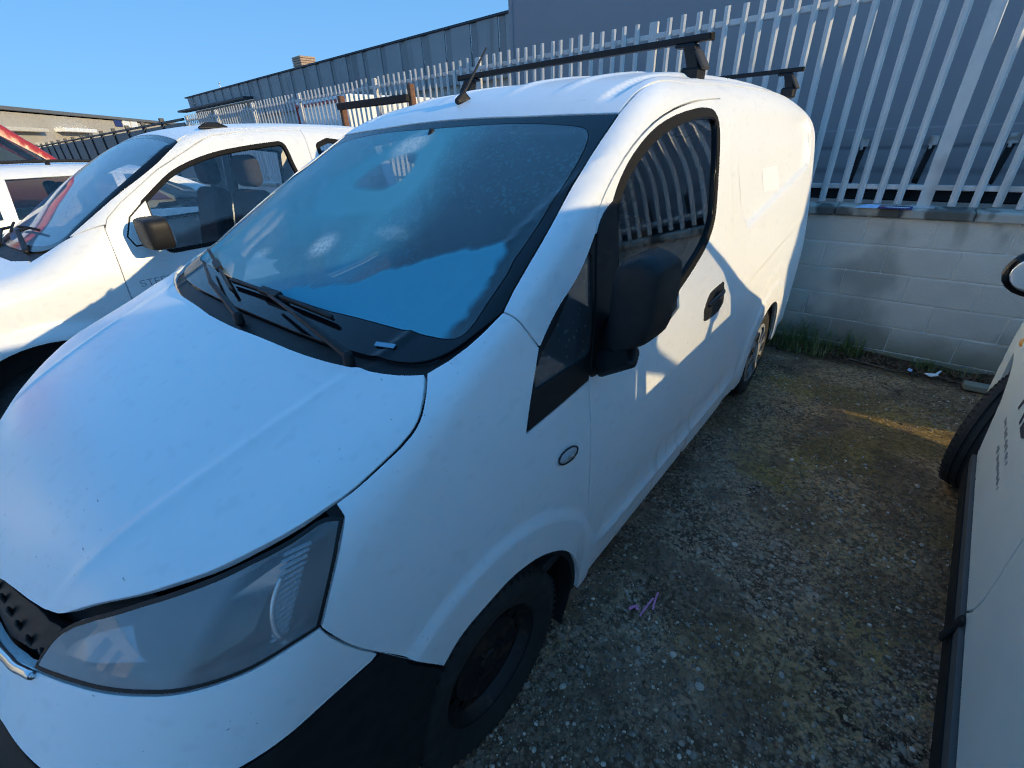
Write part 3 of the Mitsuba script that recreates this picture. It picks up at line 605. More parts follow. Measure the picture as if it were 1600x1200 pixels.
# roof bars, aerial
def roof_bar(key, y, zt, hw):
    k = key
    add(k+'__bar', bar((-hw, y, zt), (hw, y, zt), .034, .022), 'black_plastic', 30)
    for s in (-1, 1):
        add(k+'__end_cap', cham(.006, .036, .025, (s*(hw+.003), y, zt), .003), 'rubber', 30)
        sx = s*(hw-.075)
        add(k+'__foot', cat(hull([((sx-s*.045, y-.02, zt-.018), .006), ((sx+s*.02, y-.02, zt-.018), .006), ((sx-s*.045, y+.02, zt-.018), .006), ((sx+s*.02, y+.02, zt-.018), .006)], 8),
            hull([((sx-s*.010, y-.022, zt-.022), .007), ((sx+s*.022, y-.022, zt-.022), .007), ((sx-s*.010, y+.022, zt-.022), .007), ((sx+s*.022, y+.022, zt-.022), .007), ((sx+s*.012, y-.022, zt-.085), .008), ((sx+s*.042, y-.022, zt-.085), .008), ((sx+s*.012, y+.022, zt-.085), .008), ((sx+s*.042, y+.022, zt-.085), .008)], 10),
            cham(.075, .07, .055, (sx+s*.022, y, zt-.115), .008)), 'black_plastic', 30)
        add(k+'__clamp_cover', hull([((sx+s*.035, y-.024, zt-.04), .008), ((sx+s*.066, y-.026, zt-.09), .008), ((sx+s*.035, y+.024, zt-.04), .008), ((sx+s*.066, y+.026, zt-.09), .008)], 8), 'trim_dark', 30)
RB = 'roof_rack_bar'
for i, (y, zt, hw, lb) in enumerate(((2.385, 1.930, .648, 'black roof bar nearer the windscreen, clamped across the white van roof'), (3.96, 1.938, .648, 'black roof bar further back on the white van, behind the first bar'))):
    k = RB if i == 0 else RB+'_001'
    roof_bar(k, y, zt, hw); lab(k, lb, 'roof bar', 'roof bars on the white van')
ab = van.lift('T', np.array([[-.02, 1.76]]))[0]
add(V+'__aerial', cat(hull([(ab+np.array([0, -.02, .004]), .012), (ab+np.array([0, .03, .004]), .016), (ab+np.array([0, .012, .03]), .008)], 12), tube([ab+np.array([0, .005, .02]), ab+np.array([0, .075, .095]), ab+np.array([0, .15, .178])], [.0065, .0045, .0026], 8)), 'black_plastic', 40)
# inside of the cab
add(V+'__dashboard', cat(hull([((x, y, z), .03) for x in (-.70, .70) for y, z in ((.93, 1.13), (1.12, 1.12), (1.22, 1.03), (1.20, .85), (.95, .85))], 12), hull([((x, y, z), .03) for x in (.20, .56) for y, z in ((1.10, 1.14), (1.20, 1.13), (1.24, 1.05))], 10)), 'trim_dark', 40)
swm = trimesh.creation.torus(.185, .014, major_sections=40, minor_sections=10); swm.apply_transform(trimesh.transformations.rotation_matrix(-1.05, (1, 0, 0))); swm.apply_translation((.38, 1.40, 1.06))
add(V+'__steering_wheel', cat(swm, bar((.21, 1.40, 1.06), (.55, 1.40, 1.06), .03, .02), hull([((.38, 1.36, 1.05), .05), ((.38, 1.24, .98), .035)])), 'black_plastic', 40)
for s in (1, -1):
    cx = .38*s
    k = add(V+'__seat', cat(bx(.50, .50, .16, (cx, 1.72, .68), .07), hull([((cx+dx, y, z), .07) for dx in (-.17, .17) for y, z in ((1.98, .78), (2.10, 1.28))]), ), 'seat_cloth', 50)
    add(k+'__headrest', bx(.27, .11, .19, (cx, 2.12, 1.46), .05), 'seat_cloth', 50)
add(V+'__bulkhead', cham(1.46, .02, 1.2, (0, 2.36, 1.02)), 'bulkhead', False)
add(V+'__cab_floor', cham(1.6, 1.3, .04, (0, 1.72, .42)), 'trim_dark', False)
addn(V+'__headliner', panel(van, 'T', rp.intersection(sbox(-.62, 1.55, .62, 2.36)), h=.05, off=-.05, skirt=0, inward=True), 'headliner')
add(V+'__rear_view_mirror', cat(bx(.22, .025, .065, (0, 1.55, 1.60), .012), hull([((0, 1.555, 1.62), .008), ((0, 1.58, 1.665), .012)])), 'black_plastic', 40)
add(V+'__chassis', cat(cham(1.30, 3.9, .22, (0, 2.3, .36)), cham(1.2, .5, .5, (0, .55, .55)), cham(1.0, .10, .62, (0, .93, .78))), 'black_soft', False)
for ay in (.885, 3.535):
    for s in (1, -1):
        aa = np.linspace(-.60, math.pi+.60, 24); R = .365 if ay > 1 else .40
        ring = np.array([[ay+R*math.cos(t), .30+R*math.sin(t)*(1.0 if ay > 1 else .93)] for t in aa])
        Vv = np.vstack([np.c_[np.full(24, .822*s), ring], np.c_[np.full(24, .50*s), ring], [[.50*s, ay, .30]]])
        Ff = [(i, i+1, 24+i+1) for i in range(23)]+[(i, 24+i+1, 24+i) for i in range(23)]+[(24+i, 24+i+1, 48) for i in range(23)]
        add(V+'__arch_liner', trimesh.Trimesh(Vv, Ff, process=False), 'black_soft', 40)
for y, s, st in ((.885, 1, 'steel'), (.885, -1, 'steel'), (3.535, 1, 'cap'), (3.535, -1, 'cap')):
    tw = T().translate([s*.742, y, .295])
    if s < 0: tw = tw @ T().rotate([0, 0, 1], 180)
    wheel(free_wheel := (V+'__wheel' if V+'__wheel__tyre' not in scene else f"{V}__wheel_{sum(1 for k in scene if k.startswith(V+'__wheel') and k.endswith('__tyre')):03d}"), tw, st)
# ------------------------------------------------------------------ the white pickup beside the van
pk = Pickup(); PL = {k: np.array(v) for k, v in PICKUP_LINES.items()}
PT = T().translate([-2.6, 0, 0]); K = 'white_pickup'
lab(K, 'white double cab pickup with black door mirror, parked left of the middle van', 'pickup truck')
def pq(c, *Ps): return Polygon(np.vstack([pk.to2d(c, np.array(P, float)) for P in Ps])).buffer(0)
def pboth(key, c, poly, bsdf, **k):
    v = panel(pk, c, poly, **k); addn(key, v, bsdf, PT); addn(key, v, bsdf, PT, True)
def pl_(n, st=.02): return curve(PL[n], st)
seam_x = np.array([[.70, -.28, 1.0], [.735, 0, 1.08], [.745, .3, 1.13], [.75, .52, 1.2]])
glr = np.vstack([[[.80, .70, 1.29]], PL['glass_right'][1:]])
glt = np.array([[.70, 1.352, 1.70], [.53, 1.362, 1.73], [.25, 1.372, 1.755], [0, 1.375, 1.76]])
glb = np.array([[.80, .70, 1.29], [.74, .63, 1.26], [.62, .58, 1.25], [.4, .54, 1.24], [0, .51, 1.235]])
half = np.vstack([curve(glb)[::-1], curve(glr)[1:], curve(glt)[1:]])
w2 = Polygon(np.vstack([pk.to2d('T', half), pk.to2d('T', mir(half))])).buffer(0)
fogged('pickup_glass', lambda p, n, uv: .22+.35*fbm(p.x*3, p.y*3, p.z*3), (.20, .42, .62))
g = addn(K+'__windscreen', panel(pk, 'T', w2.buffer(-.035), h=.03, off=-.004, skirt=0, gap=0), 'pickup_glass', PT)
addn(g+'__border', panel(pk, 'T', w2.difference(w2.buffer(-.04)), h=.02, off=-.003, skirt=.01), 'black_gloss', PT)
cw = np.vstack([curve(glb), [[0, .44, 1.2]], [[.3, .455, 1.2]], [[.55, .49, 1.2]], [[.70, .545, 1.2]], [[.77, .62, 1.24]]])
cwp = pk.to2d('T', cw); addn(K+'__cowl', panel(pk, 'T', Polygon(np.vstack([cwp[::-1]])).union(Polygon(np.vstack([cwp*[-1, 1]]))).buffer(.001).buffer(0), h=.02, off=-.014, skirt=.015, gap=0), 'black_plastic', PT)
hd = np.vstack([[[0, .435, 1.2], [.3, .45, 1.2], [.55, .485, 1.2], [.70, .54, 1.2]], seam_x[::-1], [[.55, -.36, .95], [.3, -.41, .93], [0, -.42, .93]]])
hq = pk.to2d('T', hd); addn(K+'__bonnet', panel(pk, 'T', Polygon(np.vstack([hq, (hq*[-1, 1])[::-1]])).buffer(0), h=.03), 'paint', PT)
ta = np.linspace(math.pi, 0, 30); arc = np.stack([0*ta+.9, .42+.475*np.cos(ta), .37+.475*np.sin(ta)], 1)
wgp = [[[.62, -.40, .90]], seam_x, [[.76, .60, 1.24], [.80, .695, 1.285]], PL['door_front'][5:][0:0], [[.845, .86, 1.33]], PL['door_front'][5:], [[.90, .84, .9], [.9, .90, .6], [.89, .895, .37]], arc[::-1], [[.88, -.12, .45], [.85, -.25, .5], [.8, -.34, .7]]]
pboth(K+'__wing', 'C', pq('C', *wgp), 'paint', h=.02)
plr = [curve(glr), [[.66, 1.45, 1.75], [.66, 1.8, 1.765], [.66, 2.3, 1.76], [.66, 2.62, 1.74]], [[.70, 2.65, 1.68], [.78, 2.70, 1.5], [.87, 2.75, 1.2], [.9, 2.75, .6], [.89, 2.75, .40], [.89, 2.05, .40], [.9, 2.06, .9], [.88, 2.08, 1.2], [.77, 2.087, 1.613], [.685, 2.101, 1.751]], PL['door_top'][::-1], PL['door_front'][1:6], [[.845, .86, 1.33]]]
rd = soft(pq('S', [[.8, 2.16, 1.18], [.8, 2.62, 1.18], [.72, 2.60, 1.64], [.72, 2.25, 1.69], [.74, 2.155, 1.66]]), .03)
spk = pq('C', *plr)
rdC = pq('C', pk.lift('S', resample(np.array(rd.exterior.coords)[:-1], .02)))
pboth(K+'__rear_door', 'C', spk.difference(rdC), 'paint', h=.02)
pboth(K+'__rear_window', 'S', rd.buffer(-.004), 'glass', h=.04, off=-.008, skirt=0, gap=0)
pboth(K+'__rear_window_seal', 'S', rd.buffer(.008).difference(rd.buffer(-.018)), 'rubber', h=.016, off=.003, skirt=.01, gap=0)
rfh = np.vstack([curve(glt)[::-1], [[.66, 1.45, 1.75], [.66, 1.8, 1.765], [.66, 2.3, 1.76], [.66, 2.62, 1.74], [.5, 2.70, 1.74], [0, 2.74, 1.75]]])
rq = pk.to2d('T', rfh); rpk = Polygon(np.vstack([rq, (rq*[-1, 1])[::-1]])).buffer(0)
addn(K+'__roof', panel(pk, 'T', rpk, h=.025), 'paint', PT)
dpk = pq('S', PL['door_front'][::-1], PL['door_top'][1:], [[.685, 2.101, 1.751], [.77, 2.087, 1.613], [.88, 2.08, 1.2], [.9, 2.06, .9], [.9, 2.05, .41], [.89, .90, .41], [.9, .90, .6], [.9, .84, .9]])
wn = np.vstack([curve(PL['win'], .02), [[.85, 1.985, 1.30], [.875, 2.00, 1.18], [.88, 1.6, 1.17], [.88, 1.08, 1.16], [.88, 1.055, 1.22]]])
wnp = soft(pq('S', wn), .035)
for fx in (False, True):
    s = -1 if fx else 1
    k = addn(K+'__front_door', panel(pk, 'S', dpk.difference(wnp), h=.02), 'paint', PT, fx)
    addn(k+'__window', panel(pk, 'S', wnp.buffer(-.004), h=.04, off=-.008, skirt=0, gap=0), 'glass', PT, fx)
    addn(k+'__window_seal', panel(pk, 'S', wnp.buffer(.006).difference(wnp.buffer(-.014)), h=.016, off=.004, skirt=.02, gap=0), 'rubber', PT, fx)
    mb = pq('S', PL['mirbase'], [[.88, 1.06, 1.23]])
    addn(k+'__mirror_base', panel(pk, 'S', mb, h=.016, off=.006, skirt=.01), 'paint', PT, fx)
    addn(k+'__mirror_base_seal', panel(pk, 'S', mb.buffer(.004).difference(mb.buffer(-.002)), h=.012, off=.0035, skirt=.006, gap=0), 'black_plastic', PT, fx)
    S = lambda x, y, z: np.array([x*s, y, z])
    mm = shell((1.035*s, 1.02, 1.285), (.118, .068, .078), .5, .55, .05, .004*s)
    kk = add(K+'__door_mirror', cat(mm, hull([(S(.86, 1.0, 1.24), .025), (S(.95, 1.02, 1.235), .028), (S(.87, 1.05, 1.25), .02)], 12)), 'black_plastic', 50, PT)
    add(kk+'__glass', hull([(S(1.03+dx, 1.064, z), .004) for dx, z in ((-.08, 1.33), (.10, 1.325), (.105, 1.24), (-.06, 1.225))], 8), 'mirror_glass', 30, PT)
for s in (-1, 1):
    for y in (1.59,):
        b = pk.lift('T', np.array([[.63*s, y]]))[0]
        add(K+'__roof_rail_mount', hull([(b+np.array([0, -.075, .002]), .008), (b+np.array([0, .075, .004]), .008), (b+np.array([-.012*s, -.03, .022]), .010), (b+np.array([-.012*s, .035, .022]), .010)], 10), 'black_plastic', 40, PT)
tx = meshkit.text_mesh('STEED', .033, .0012)
pt = tx.vertices.copy(); cy, cz = .885+pt[:, 0]*1.15, 1.014+pt[:, 1]
tx = tx.subdivide_to_size(.02) if False else tx
PP = pk.lift('S', np.stack([cy, cz], 1)); PP[:, 0] += .0005+pt[:, 2]
pbr('faded_ink', (.30, .32, .36), .5)
add(K+'__lettering', trimesh.Trimesh(PP, tx.faces, process=False), 'faded_ink', False, PT)
def pw_(pts, h):
    P = pk.lift('T', np.array(pts)); return P+pk.grad(P)*h
for piv, el, b0, b1 in (((.52, .555), (.18, .60), (-.10, .62), (.42, .66)), ((-.08, .49), (-.38, .56), (-.62, .64), (-.12, .58))):
    a, e = pw_([piv], 0)[0], pw_([el], .035)[0]; B = pw_(np.array(b0)+(np.array(b1)-np.array(b0))*np.linspace(0, 1, 8)[:, None], .018)
    k = add(K+'__wiper', cat(hull([(a, .014), (e, .010)], 10), hull([(e, .009), (B[4], .007)], 8)), 'black_plastic', 40, PT)
    add(k+'__blade', tube(B, .007, 8), 'rubber', True, PT)
# cab interior
add(K+'__dashboard', hull([((x, y, z), .04) for x in (-.72, .72) for y, z in ((.72, 1.19), (.98, 1.16), (1.02, 1.0), (.75, 1.0))], 12), 'trim_dark', 40, PT)
sw2 = trimesh.creation.torus(.18, .014, 36, 8); sw2.apply_transform(trimesh.transformations.rotation_matrix(-1.1, (1, 0, 0))); sw2.apply_translation((.37, 1.15, 1.14))
add(K+'__steering_wheel', cat(sw2, hull([((.37, 1.13, 1.13), .05), ((.37, 1.0, 1.08), .03)])), 'black_plastic', 40, PT)
for y, n in ((1.62, 2), (2.42, 2)):
    for s in (1, -1):
        k = add(K+'__seat', cat(bx(.50, .48, .16, (.37*s, y-.15, .82), .07), hull([((.37*s+dx, yy, z), .065) for dx in (-.17, .17) for yy, z in ((y+.08, .90), (y+.18, 1.34))])), 'seat_cloth', 50, PT)
        add(k+'__headrest', bx(.28, .11, .20, (.37*s, y+.19, 1.52), .05), 'seat_cloth', 50, PT)
addn(K+'__headliner', panel(pk, 'T', rpk.buffer(-.06), h=.06, off=-.05, skirt=0, inward=True), 'headliner', PT)
add(K+'__cab_back', cham(1.5, .03, .95, (0, 2.72, 1.15)), 'trim_dark', False, PT)
add(K+'__chassis', cat(cham(1.3, 4.6, .25, (0, 2.0, .45)), cham(1.5, .9, .45, (0, .35, .75)), cham(1.66, 1.7, .04, (0, 1.8, .62))), 'black_soft', False, PT)
# load bed and ladder rack
for s in (-1, 1): add(K+'__bed_side', cham(.06, 1.66, .55, (.86*s, 3.64, .83), .02), 'paint', 30, PT)
add(K+'__tailgate', cham(1.72, .06, .52, (0, 4.46, .84), .02), 'paint', 30, PT); add(K+'__bed_front', cham(1.66, .05, .52, (0, 2.86, .84), .01), 'paint', 30, PT); add(K+'__bed_floor', cham(1.66, 1.6, .05, (0, 3.66, .60)), 'black_soft', False, PT)
for x in (-.50, .55):
    add(K+'__rack_post', bar((x, 3.2, .62), (x, 3.2, 2.075), .05, .05, up=(0, 1, 0)), 'rust', 30, PT)
add(K+'__rack_bar', bar((-.50, 3.16, 1.985), (.55, 3.16, 1.975), .05, .055), 'black_plastic', 30, PT)
for y in (.42, 3.55):
    for s in (1, -1):
        tw = PT @ T().translate([s*.79, y, .36])
        if s < 0: tw = tw @ T().rotate([0, 0, 1], 180)
        nm = K+'__wheel'; n_ = sum(1 for k in scene if k.startswith(nm) and k.endswith('__tyre'))
        wheel(nm if n_ == 0 else f'{nm}_{n_:03d}', tw, 'cap', R=.36, wd=.23, rim=.215)
    if y < 1:
        for s in (1, -1):
            aa = np.linspace(-.1, math.pi+.1, 24)
            ring = np.array([[y+.50*math.cos(t), .37+.50*math.sin(t)] for t in aa])
            Vv = np.vstack([np.c_[np.full(24, .86*s), ring], np.c_[np.full(24, .48*s), ring], [[.48*s, y, .37]]])
            add(K+'__arch_liner', trimesh.Trimesh(Vv, [(i, i+1, 25+i) for i in range(23)]+[(i, 25+i, 24+i) for i in range(23)]+[(24+i, 25+i, 48) for i in range(23)], process=False), 'black_soft', 40, PT)
addn(K+'__front_bumper', panel(pk, 'N', sbox(-.72, .42, .72, .84), h=.04, off=.0), 'paint', PT)

addn(K+'__grille', panel(pk, 'N', sbox(-.80, .846, .80, 1.02), h=.03, off=-.03, skirt=0, gap=0), 'black_plastic', PT)
for fx in (False, True): addn(K+'__headlight', panel(pk, 'N', soft(Polygon([(.50, .85), (.50, .97), (.66, 1.0), (.78, 1.0), (.80, .86)]), .02), h=.02, off=-.004, skirt=.03), 'hazy_lens', PT, fx)
# ------------------------------------------------------------------ the white vehicle on the right, nose to the wall
pbr('plastic_grey', (.085, .085, .085), .55)
sc = Side_car(); R_ = 'lettered_van'
th = math.radians(3.5); ex, ey = np.array([-math.cos(th), math.sin(th)]), np.array([-math.sin(th), -math.cos(th)])
co = np.array([1.825, 1.80])-.845*ex-2.1*ey
RT = T([[ex[0], ey[0], 0, co[0]], [ex[1], ey[1], 0, co[1]], [0, 0, 1, 0], [0, 0, 0, 1]])
lab(R_, 'off-white van with black sill, door lettering and turned front wheel at the right edge', 'van')
def rboth(key, c, poly, bsdf, **k):
    v = panel(sc, c, poly, **k); return [addn(key, v, bsdf, RT), addn(key, v, bsdf, RT, True)]
def rq(c, *Ps): return Polygon(np.vstack([sc.to2d(c, np.array(P, float)) for P in Ps])).buffer(0)
hh = np.vstack([hf, cv('hood_seam')[1:], cv('cowl')[1:], [[0, .744, 1.22]]])
addn(R_+'__bonnet', panel(sc, 'T', Polygon(np.vstack([sc.to2d('T', hh), sc.to2d('T', mir(hh))])).buffer(0), h=.03, gap=.004), 'paint_grey_green', RT)
g = addn(R_+'__windscreen', panel(sc, 'T', wsi, h=.04, gap=0, off=-.003, skirt=0), 'glass', RT)
addn(g+'__border', panel(sc, 'T', wso.difference(wsi), h=.03, off=-.003, skirt=.006), 'black_gloss', RT)
addn(R_+'__cowl', panel(sc, 'T', cow, h=.03, off=-.016, gap=0, skirt=.02), 'black_plastic', RT)
addn(R_+'__roof', panel(sc, 'T', rp, h=.04), 'paint_grey_green', RT)
addn(R_+'__bumper', panel(sc, 'N', sbox(-.93, .33, .93, .88), h=.04, gap=.003), 'paint_grey_green', RT)
for fx in (False, True): addn(R_+'__headlight', panel(sc, 'N', hp, h=.03, skirt=.03), 'hazy_lens', RT, fx)
ZB, YA, YB = .352, .955, 2.11
a = np.linspace(0, np.pi, 30)
ar = np.stack([0*a+.84, .70+.36*np.cos(a), np.maximum(.33+.36*np.sin(a), ZB)], 1)
front = [[[.80, .44, ZB], [.80, .40, .5], [.80, .42, .88]], cv('hl_right')[::-1], cv('hood_seam')[1:], cv('fend_top')[1:], [[.795, YA+.12, 1.30]], [[.82, YA, 1.16], [.85, YA, .9], [.85, YA, .6], [.845, YA, .46]], ar]
rboth(R_+'__wing', 'C', rq('C', *front), 'paint_grey_green', h=.03)
win = Polygon([(1.10, 1.13), (2.03, 1.10), (2.06, 1.30), (2.05, 1.64), (1.97, 1.665), (1.74, 1.64), (1.50, 1.54), (1.28, 1.39), (1.14, 1.24)]).buffer(.02)
door = [[[.84, YA+.10, ZB], [.85, YA, .6], [.85, YA, .9], [.82, YA, 1.16], [.795, YA+.12, 1.30], [.78, 1.30, 1.46], [.76, 1.50, 1.59], [.73, 1.75, 1.69], [.71, 2.1, 1.73], [.78, YB, 1.5], [.83, YB, 1.1], [.85, YB, .8], [.848, YB+.01, .55], [.846, YB+.008, .47], [.843, YB-.02, .40], [.842, YB-.06, ZB]]]
dp3 = rq('S', *door)
ks = rboth(R_+'__front_door', 'S', dp3.difference(win), 'paint_grey_green', h=.02)
for k, fx in zip(ks, (False, True)):
    addn(k+'__window', panel(sc, 'S', win.buffer(-.004), h=.06, off=-.008, skirt=0, gap=0), 'glass', RT, fx)
    addn(k+'__window_seal', panel(sc, 'S', win.buffer(.01).difference(win.buffer(-.016)), h=.02, off=.004, skirt=.02, gap=0), 'rubber', RT, fx)
rear = [wsr, dcv[1:], np.array([[.62, 4.28, 1.72], [.70, 4.285, 1.62], [.76, 4.29, 1.45], [.80, 4.30, 1.2], [.83, 4.30, .9], [.835, 4.30, .6], [.83, 4.30, .36], [.84, 3.90, ZB]]), np.maximum(rearch, [0, 0, ZB]), [[.842, YB-.055, ZB], [.843, YB-.015, .40], [.846, YB+.013, .47], [.848, YB+.015, .55], [.85, YB+.005, .8], [.83, YB+.005, 1.1], [.78, YB+.005, 1.5], [.71, 2.105, 1.735], [.73, 1.75, 1.695], [.76, 1.50, 1.595], [.78, 1.30, 1.465], [.795, YA+.115, 1.305]]]
sp3 = rq('C', *rear); sp3 = max(sp3.geoms, key=lambda q: q.area) if hasattr(sp3, 'geoms') else sp3
rboth(R_+'__side_panel', 'C', sp3, 'paint_grey_green', h=.03)
rboth(R_+'__sill_trim', 'S', Polygon([(1.03, .30), (3.15, .30), (3.16, ZB-.004), (1.05, ZB-.004)]), 'plastic_grey', h=.03, off=.012, skirt=.02)
rboth(R_+'__sill', 'S', Polygon([(1.02, .20), (3.14, .20), (3.15, .298), (1.03, .298)]), 'black_plastic', h=.03, off=.016, skirt=.03)

add(R_+'__sill_strap', cat(hull([((.851, 2.09, .362), .006), ((.851, 2.112, .362), .006), ((.866, 2.09, .262), .006), ((.866, 2.112, .262), .006)], 8)), 'black_soft', 30, RT)
def on_side(mesh, y0, z0):
    """lays lettering (in the xy plane, reading along +x) on the left side, reading towards the nose's opposite"""
    v = mesh.vertices; P = sc.lift('S', np.stack([y0+v[:, 0], z0+v[:, 1]], 1)); P[:, 0] += .0006+v[:, 2]
    return trimesh.Trimesh(P, mesh.faces, process=False)
add(R_+'__front_door__lettering', on_side(meshkit.text_mesh('AD', .17, .0012), 1.34, .725), 'ink', False, RT)
small = []; pbr('grey_ink', (.26, .27, .26), .6)
r2 = np.random.default_rng(3)
for row, (y0, z0, L) in enumerate(((1.25, .625, .36), (1.36, .560, .30))):
    y = y0
    while y < y0+L:                                                      # worn small print, no longer readable
        w = r2.uniform(.0025, .006); hgt = r2.uniform(.008, .019)
        small.append(on_side(trimesh.creation.box((w, hgt, .0012)), y, z0+r2.uniform(-.002, .002)))
        if r2.random() < .6: small.append(on_side(trimesh.creation.box((w*.3, .026, .0012)), y+w*.4, z0))
        y += w+r2.uniform(.003, .007)+(.02 if r2.random() < .12 else 0)
add(R_+'__front_door__small_print', cat(*small), 'grey_ink', False, RT)
e = trimesh.creation.icosphere(2); e.vertices = e.vertices*[.010, .030, .018]; e.apply_translation((.845, .74, .77)); add(R_+'__side_repeater', e, 'amber', True, RT)
for s in (1, -1):
    S = lambda p: np.array(p)*[s, 1, 1]
    el_ = [(.985+.050*math.cos(t)*(1-.25*math.sin(t)), 1.195+.052*math.sin(t)+.012*math.cos(t)) for t in np.linspace(0, 2*math.pi, 21)[:-1]]
    mp = [(S((x, 1.42, z)), .020) for x, z in el_]+[(S((x, 1.365, z)), .030) for x, z in ((.955, 1.22), (1.01, 1.22), (1.01, 1.18), (.955, 1.17))]
    k = add(R_+'__door_mirror', cat(hull(mp, 18), hull([(S((.83, 1.40, 1.13)), .025), (S((.93, 1.40, 1.17)), .022), (S((.84, 1.44, 1.11)), .02)], 12)), 'black_gloss', 50, RT)
    add(k+'__glass', hull([(S((x, 1.440, z)), .003) for x, z in el_], 8), 'mirror_glass', 30, RT)
for y, s, steer in ((.72, 1, 19), (.72, -1, 19), (3.535, 1, 0), (3.535, -1, 0)):
    tw = RT @ T().translate([s*.745, y, .305]) @ T().rotate([0, 0, 1], -steer)
    if s < 0: tw = tw @ T().rotate([0, 0, 1], 180)
    nm = R_+'__wheel'; n_ = sum(1 for k in scene if k.startswith(nm) and k.endswith('__tyre'))
    wheel(nm if n_ == 0 else f'{nm}_{n_:03d}', tw, 'cap', R=.305, wd=.19)
add(R_+'__dashboard', hull([((x, y, z), .03) for x in (-.70, .70) for y, z in ((.95, 1.08), (1.15, 1.07), (1.20, .85), (.95, .85))], 10), 'trim_dark', 40, RT)
for s in (1, -1):
    k = add(R_+'__seat', cat(bx(.48, .50, .16, (.38*s, 1.72, .68), .07), hull([((.38*s+dx, y, z), .065) for dx in (-.16, .16) for y, z in ((1.98, .78), (2.10, 1.16))])), 'seat_cloth', 50, RT)
add(R_+'__bulkhead', cham(1.46, .02, 1.2, (0, 2.36, 1.02)), 'bulkhead', False, RT)
add(R_+'__chassis', cat(cham(1.30, 3.9, .25, (0, 2.3, .38)), cham(1.3, .5, .5, (0, .6, .6))), 'black_soft', False, RT)
bk2 = bk.copy(); add(R_+'__rear_door', bk2, 'paint_grey_green', 30, RT)

for key, bd, mt, tw in ((R_, sc, 'paint_grey_green', RT), (V, van, 'paint', None)):
    p0 = math.atan2(.36-bd.zc, .83)*.8
    addn(key+'__rear_frame', panel(bd, 'C', sbox(4.297, p0, 4.395, math.pi*.8-p0), h=.03, gap=0, off=-.002, skirt=.02), mt, tw)
# ------------------------------------------------------------------ wall, fence and what stands behind them
def block_fn(seed):
    def f(p, n, uv):
        d = fbm(p.x*5+seed, p.y*5, p.z*5, octaves=4); g = noise(p.x*260, p.y*260, p.z*260)
        c = mix((.54, .495, .425), (.70, .645, .555), d)
        c = mix(c, (.72, .69, .63), smoothstep(.55, .75, fbm(p.x*2.3+seed, p.y, p.z*6, octaves=3))*smoothstep(.75, 1.05, p.z))
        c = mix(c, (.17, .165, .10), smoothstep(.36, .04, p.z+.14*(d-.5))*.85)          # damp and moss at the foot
        c = mix(c, (.24, .225, .19), smoothstep(.50, .66, fbm(p.x*3.1, p.y, p.z*1.6+3, octaves=4))*.55)
        c = mix(c, (.20, .19, .16), smoothstep(.50, .66, fbm(p.x*9+seed, p.y, p.z*2.2, octaves=4))*smoothstep(.80, 1.04, p.z)*.55)
        return c*(.90+.20*g)
    return f
for i, s in enumerate((0, 13, 31)):
    scene[f'block_{i}'] = {'type': 'twosided', 'bsdf': {'type': 'bumpmap', 'tex': P3(lambda p, n, uv: noise(p.x*240, p.y*240, p.z*240)*.5+.5*fbm(p.x*60, p.y*60, p.z*60)), 'scale': .0022, 'bsdf': {'type': 'principled', 'base_color': P3(block_fn(s)), 'roughness': .92}}}
pbr('mortar', P3(lambda p, n, uv: mix((.62, .60, .56), (.74, .72, .67), fbm(p.x*20, p.y*20, p.z*20))), .95)
pbr('coping_mat', P3(lambda p, n, uv: mix(mix((.50, .46, .39), (.36, .34, .30), fbm(p.x*9, p.y*9, p.z*9)), (.05, .05, .045), smoothstep(.44, .58, fbm(p.x*8+5, p.y*2, p.z*3, octaves=4))*.85)), .95)
def galv(p, n, uv):
    v = fbm(p.x*16, p.y*16, p.z*9, octaves=3)
    return mix(mix((.50, .50, .49), (.66, .65, .63), v), (.28, .26, .23), smoothstep(.66, .80, fbm(p.x*6+7, p.y, p.z*2.5))*.5)
pbr('galvanised', P3(galv), .5, .12)
WY, W0 = 4.68, 'boundary_wall'
add(W0, cat(cham(56, .18, 1.045, (-22, WY+.010+.09, .5225))), 'mortar', False); lab(W0, 'low grey concrete block wall with stained coping under the galvanised fence', 'wall')
r1 = np.random.default_rng(11); rows = [(.852, 1.046, .103), (.655, .848, .280), (.458, .651, .063), (.261, .454, .260), (.064, .257, .08), (-.13, .060, .28)]
jit = []
for z0, z1, off in rows:
    x = -.9+off % .39-.39
    while x < 3.5:
        w, hgt = .382, z1-z0-.004
        b = cham(w+.003, .06, hgt+.001, (x+.195, WY+.034+r1.uniform(-.0015, .002), (z0+z1)/2), .005)
        add(W0+'__block', b, f'block_{r1.integers(3)}', 25); x += .39
for k in range(13):
    x = -.9+.386*k
    add(W0+'__coping_stone', cham(.380, .27, .060, (x+.10, WY+.10, 1.078+r1.uniform(-.002, .002)), .008), 'coping_mat', 25)
add(W0+'__coping', cham(44, .26, .058, (-23.1, WY+.10, 1.077), .008), 'coping_mat', 25)
FN = 'slat_fence'; lab(FN, 'galvanised steel fence of upright slats standing on the block wall', 'fence')
posts = [3.58, 1.43, -.71, -2.76, -4.72, -6.83, -8.62, -10.42, -12.2]
slat = trimesh.creation.extrude_polygon(LineString([(-.021, .012), (-.007, 0), (.007, 0), (.021, .012)]).buffer(.0016, cap_style='flat', join_style='mitre'), 1.335, engine='earcut'); sd = {}
def slat_at(x):
    dz = r1.uniform(-.006, .006)
    tw = T().translate([x, WY+.058, 1.128+dz]) @ T().rotate([0, 1, 0], r1.uniform(-.5, .5))
    add_i(FN+'__slat', slat, 'galvanised', tw)
_cache = {}
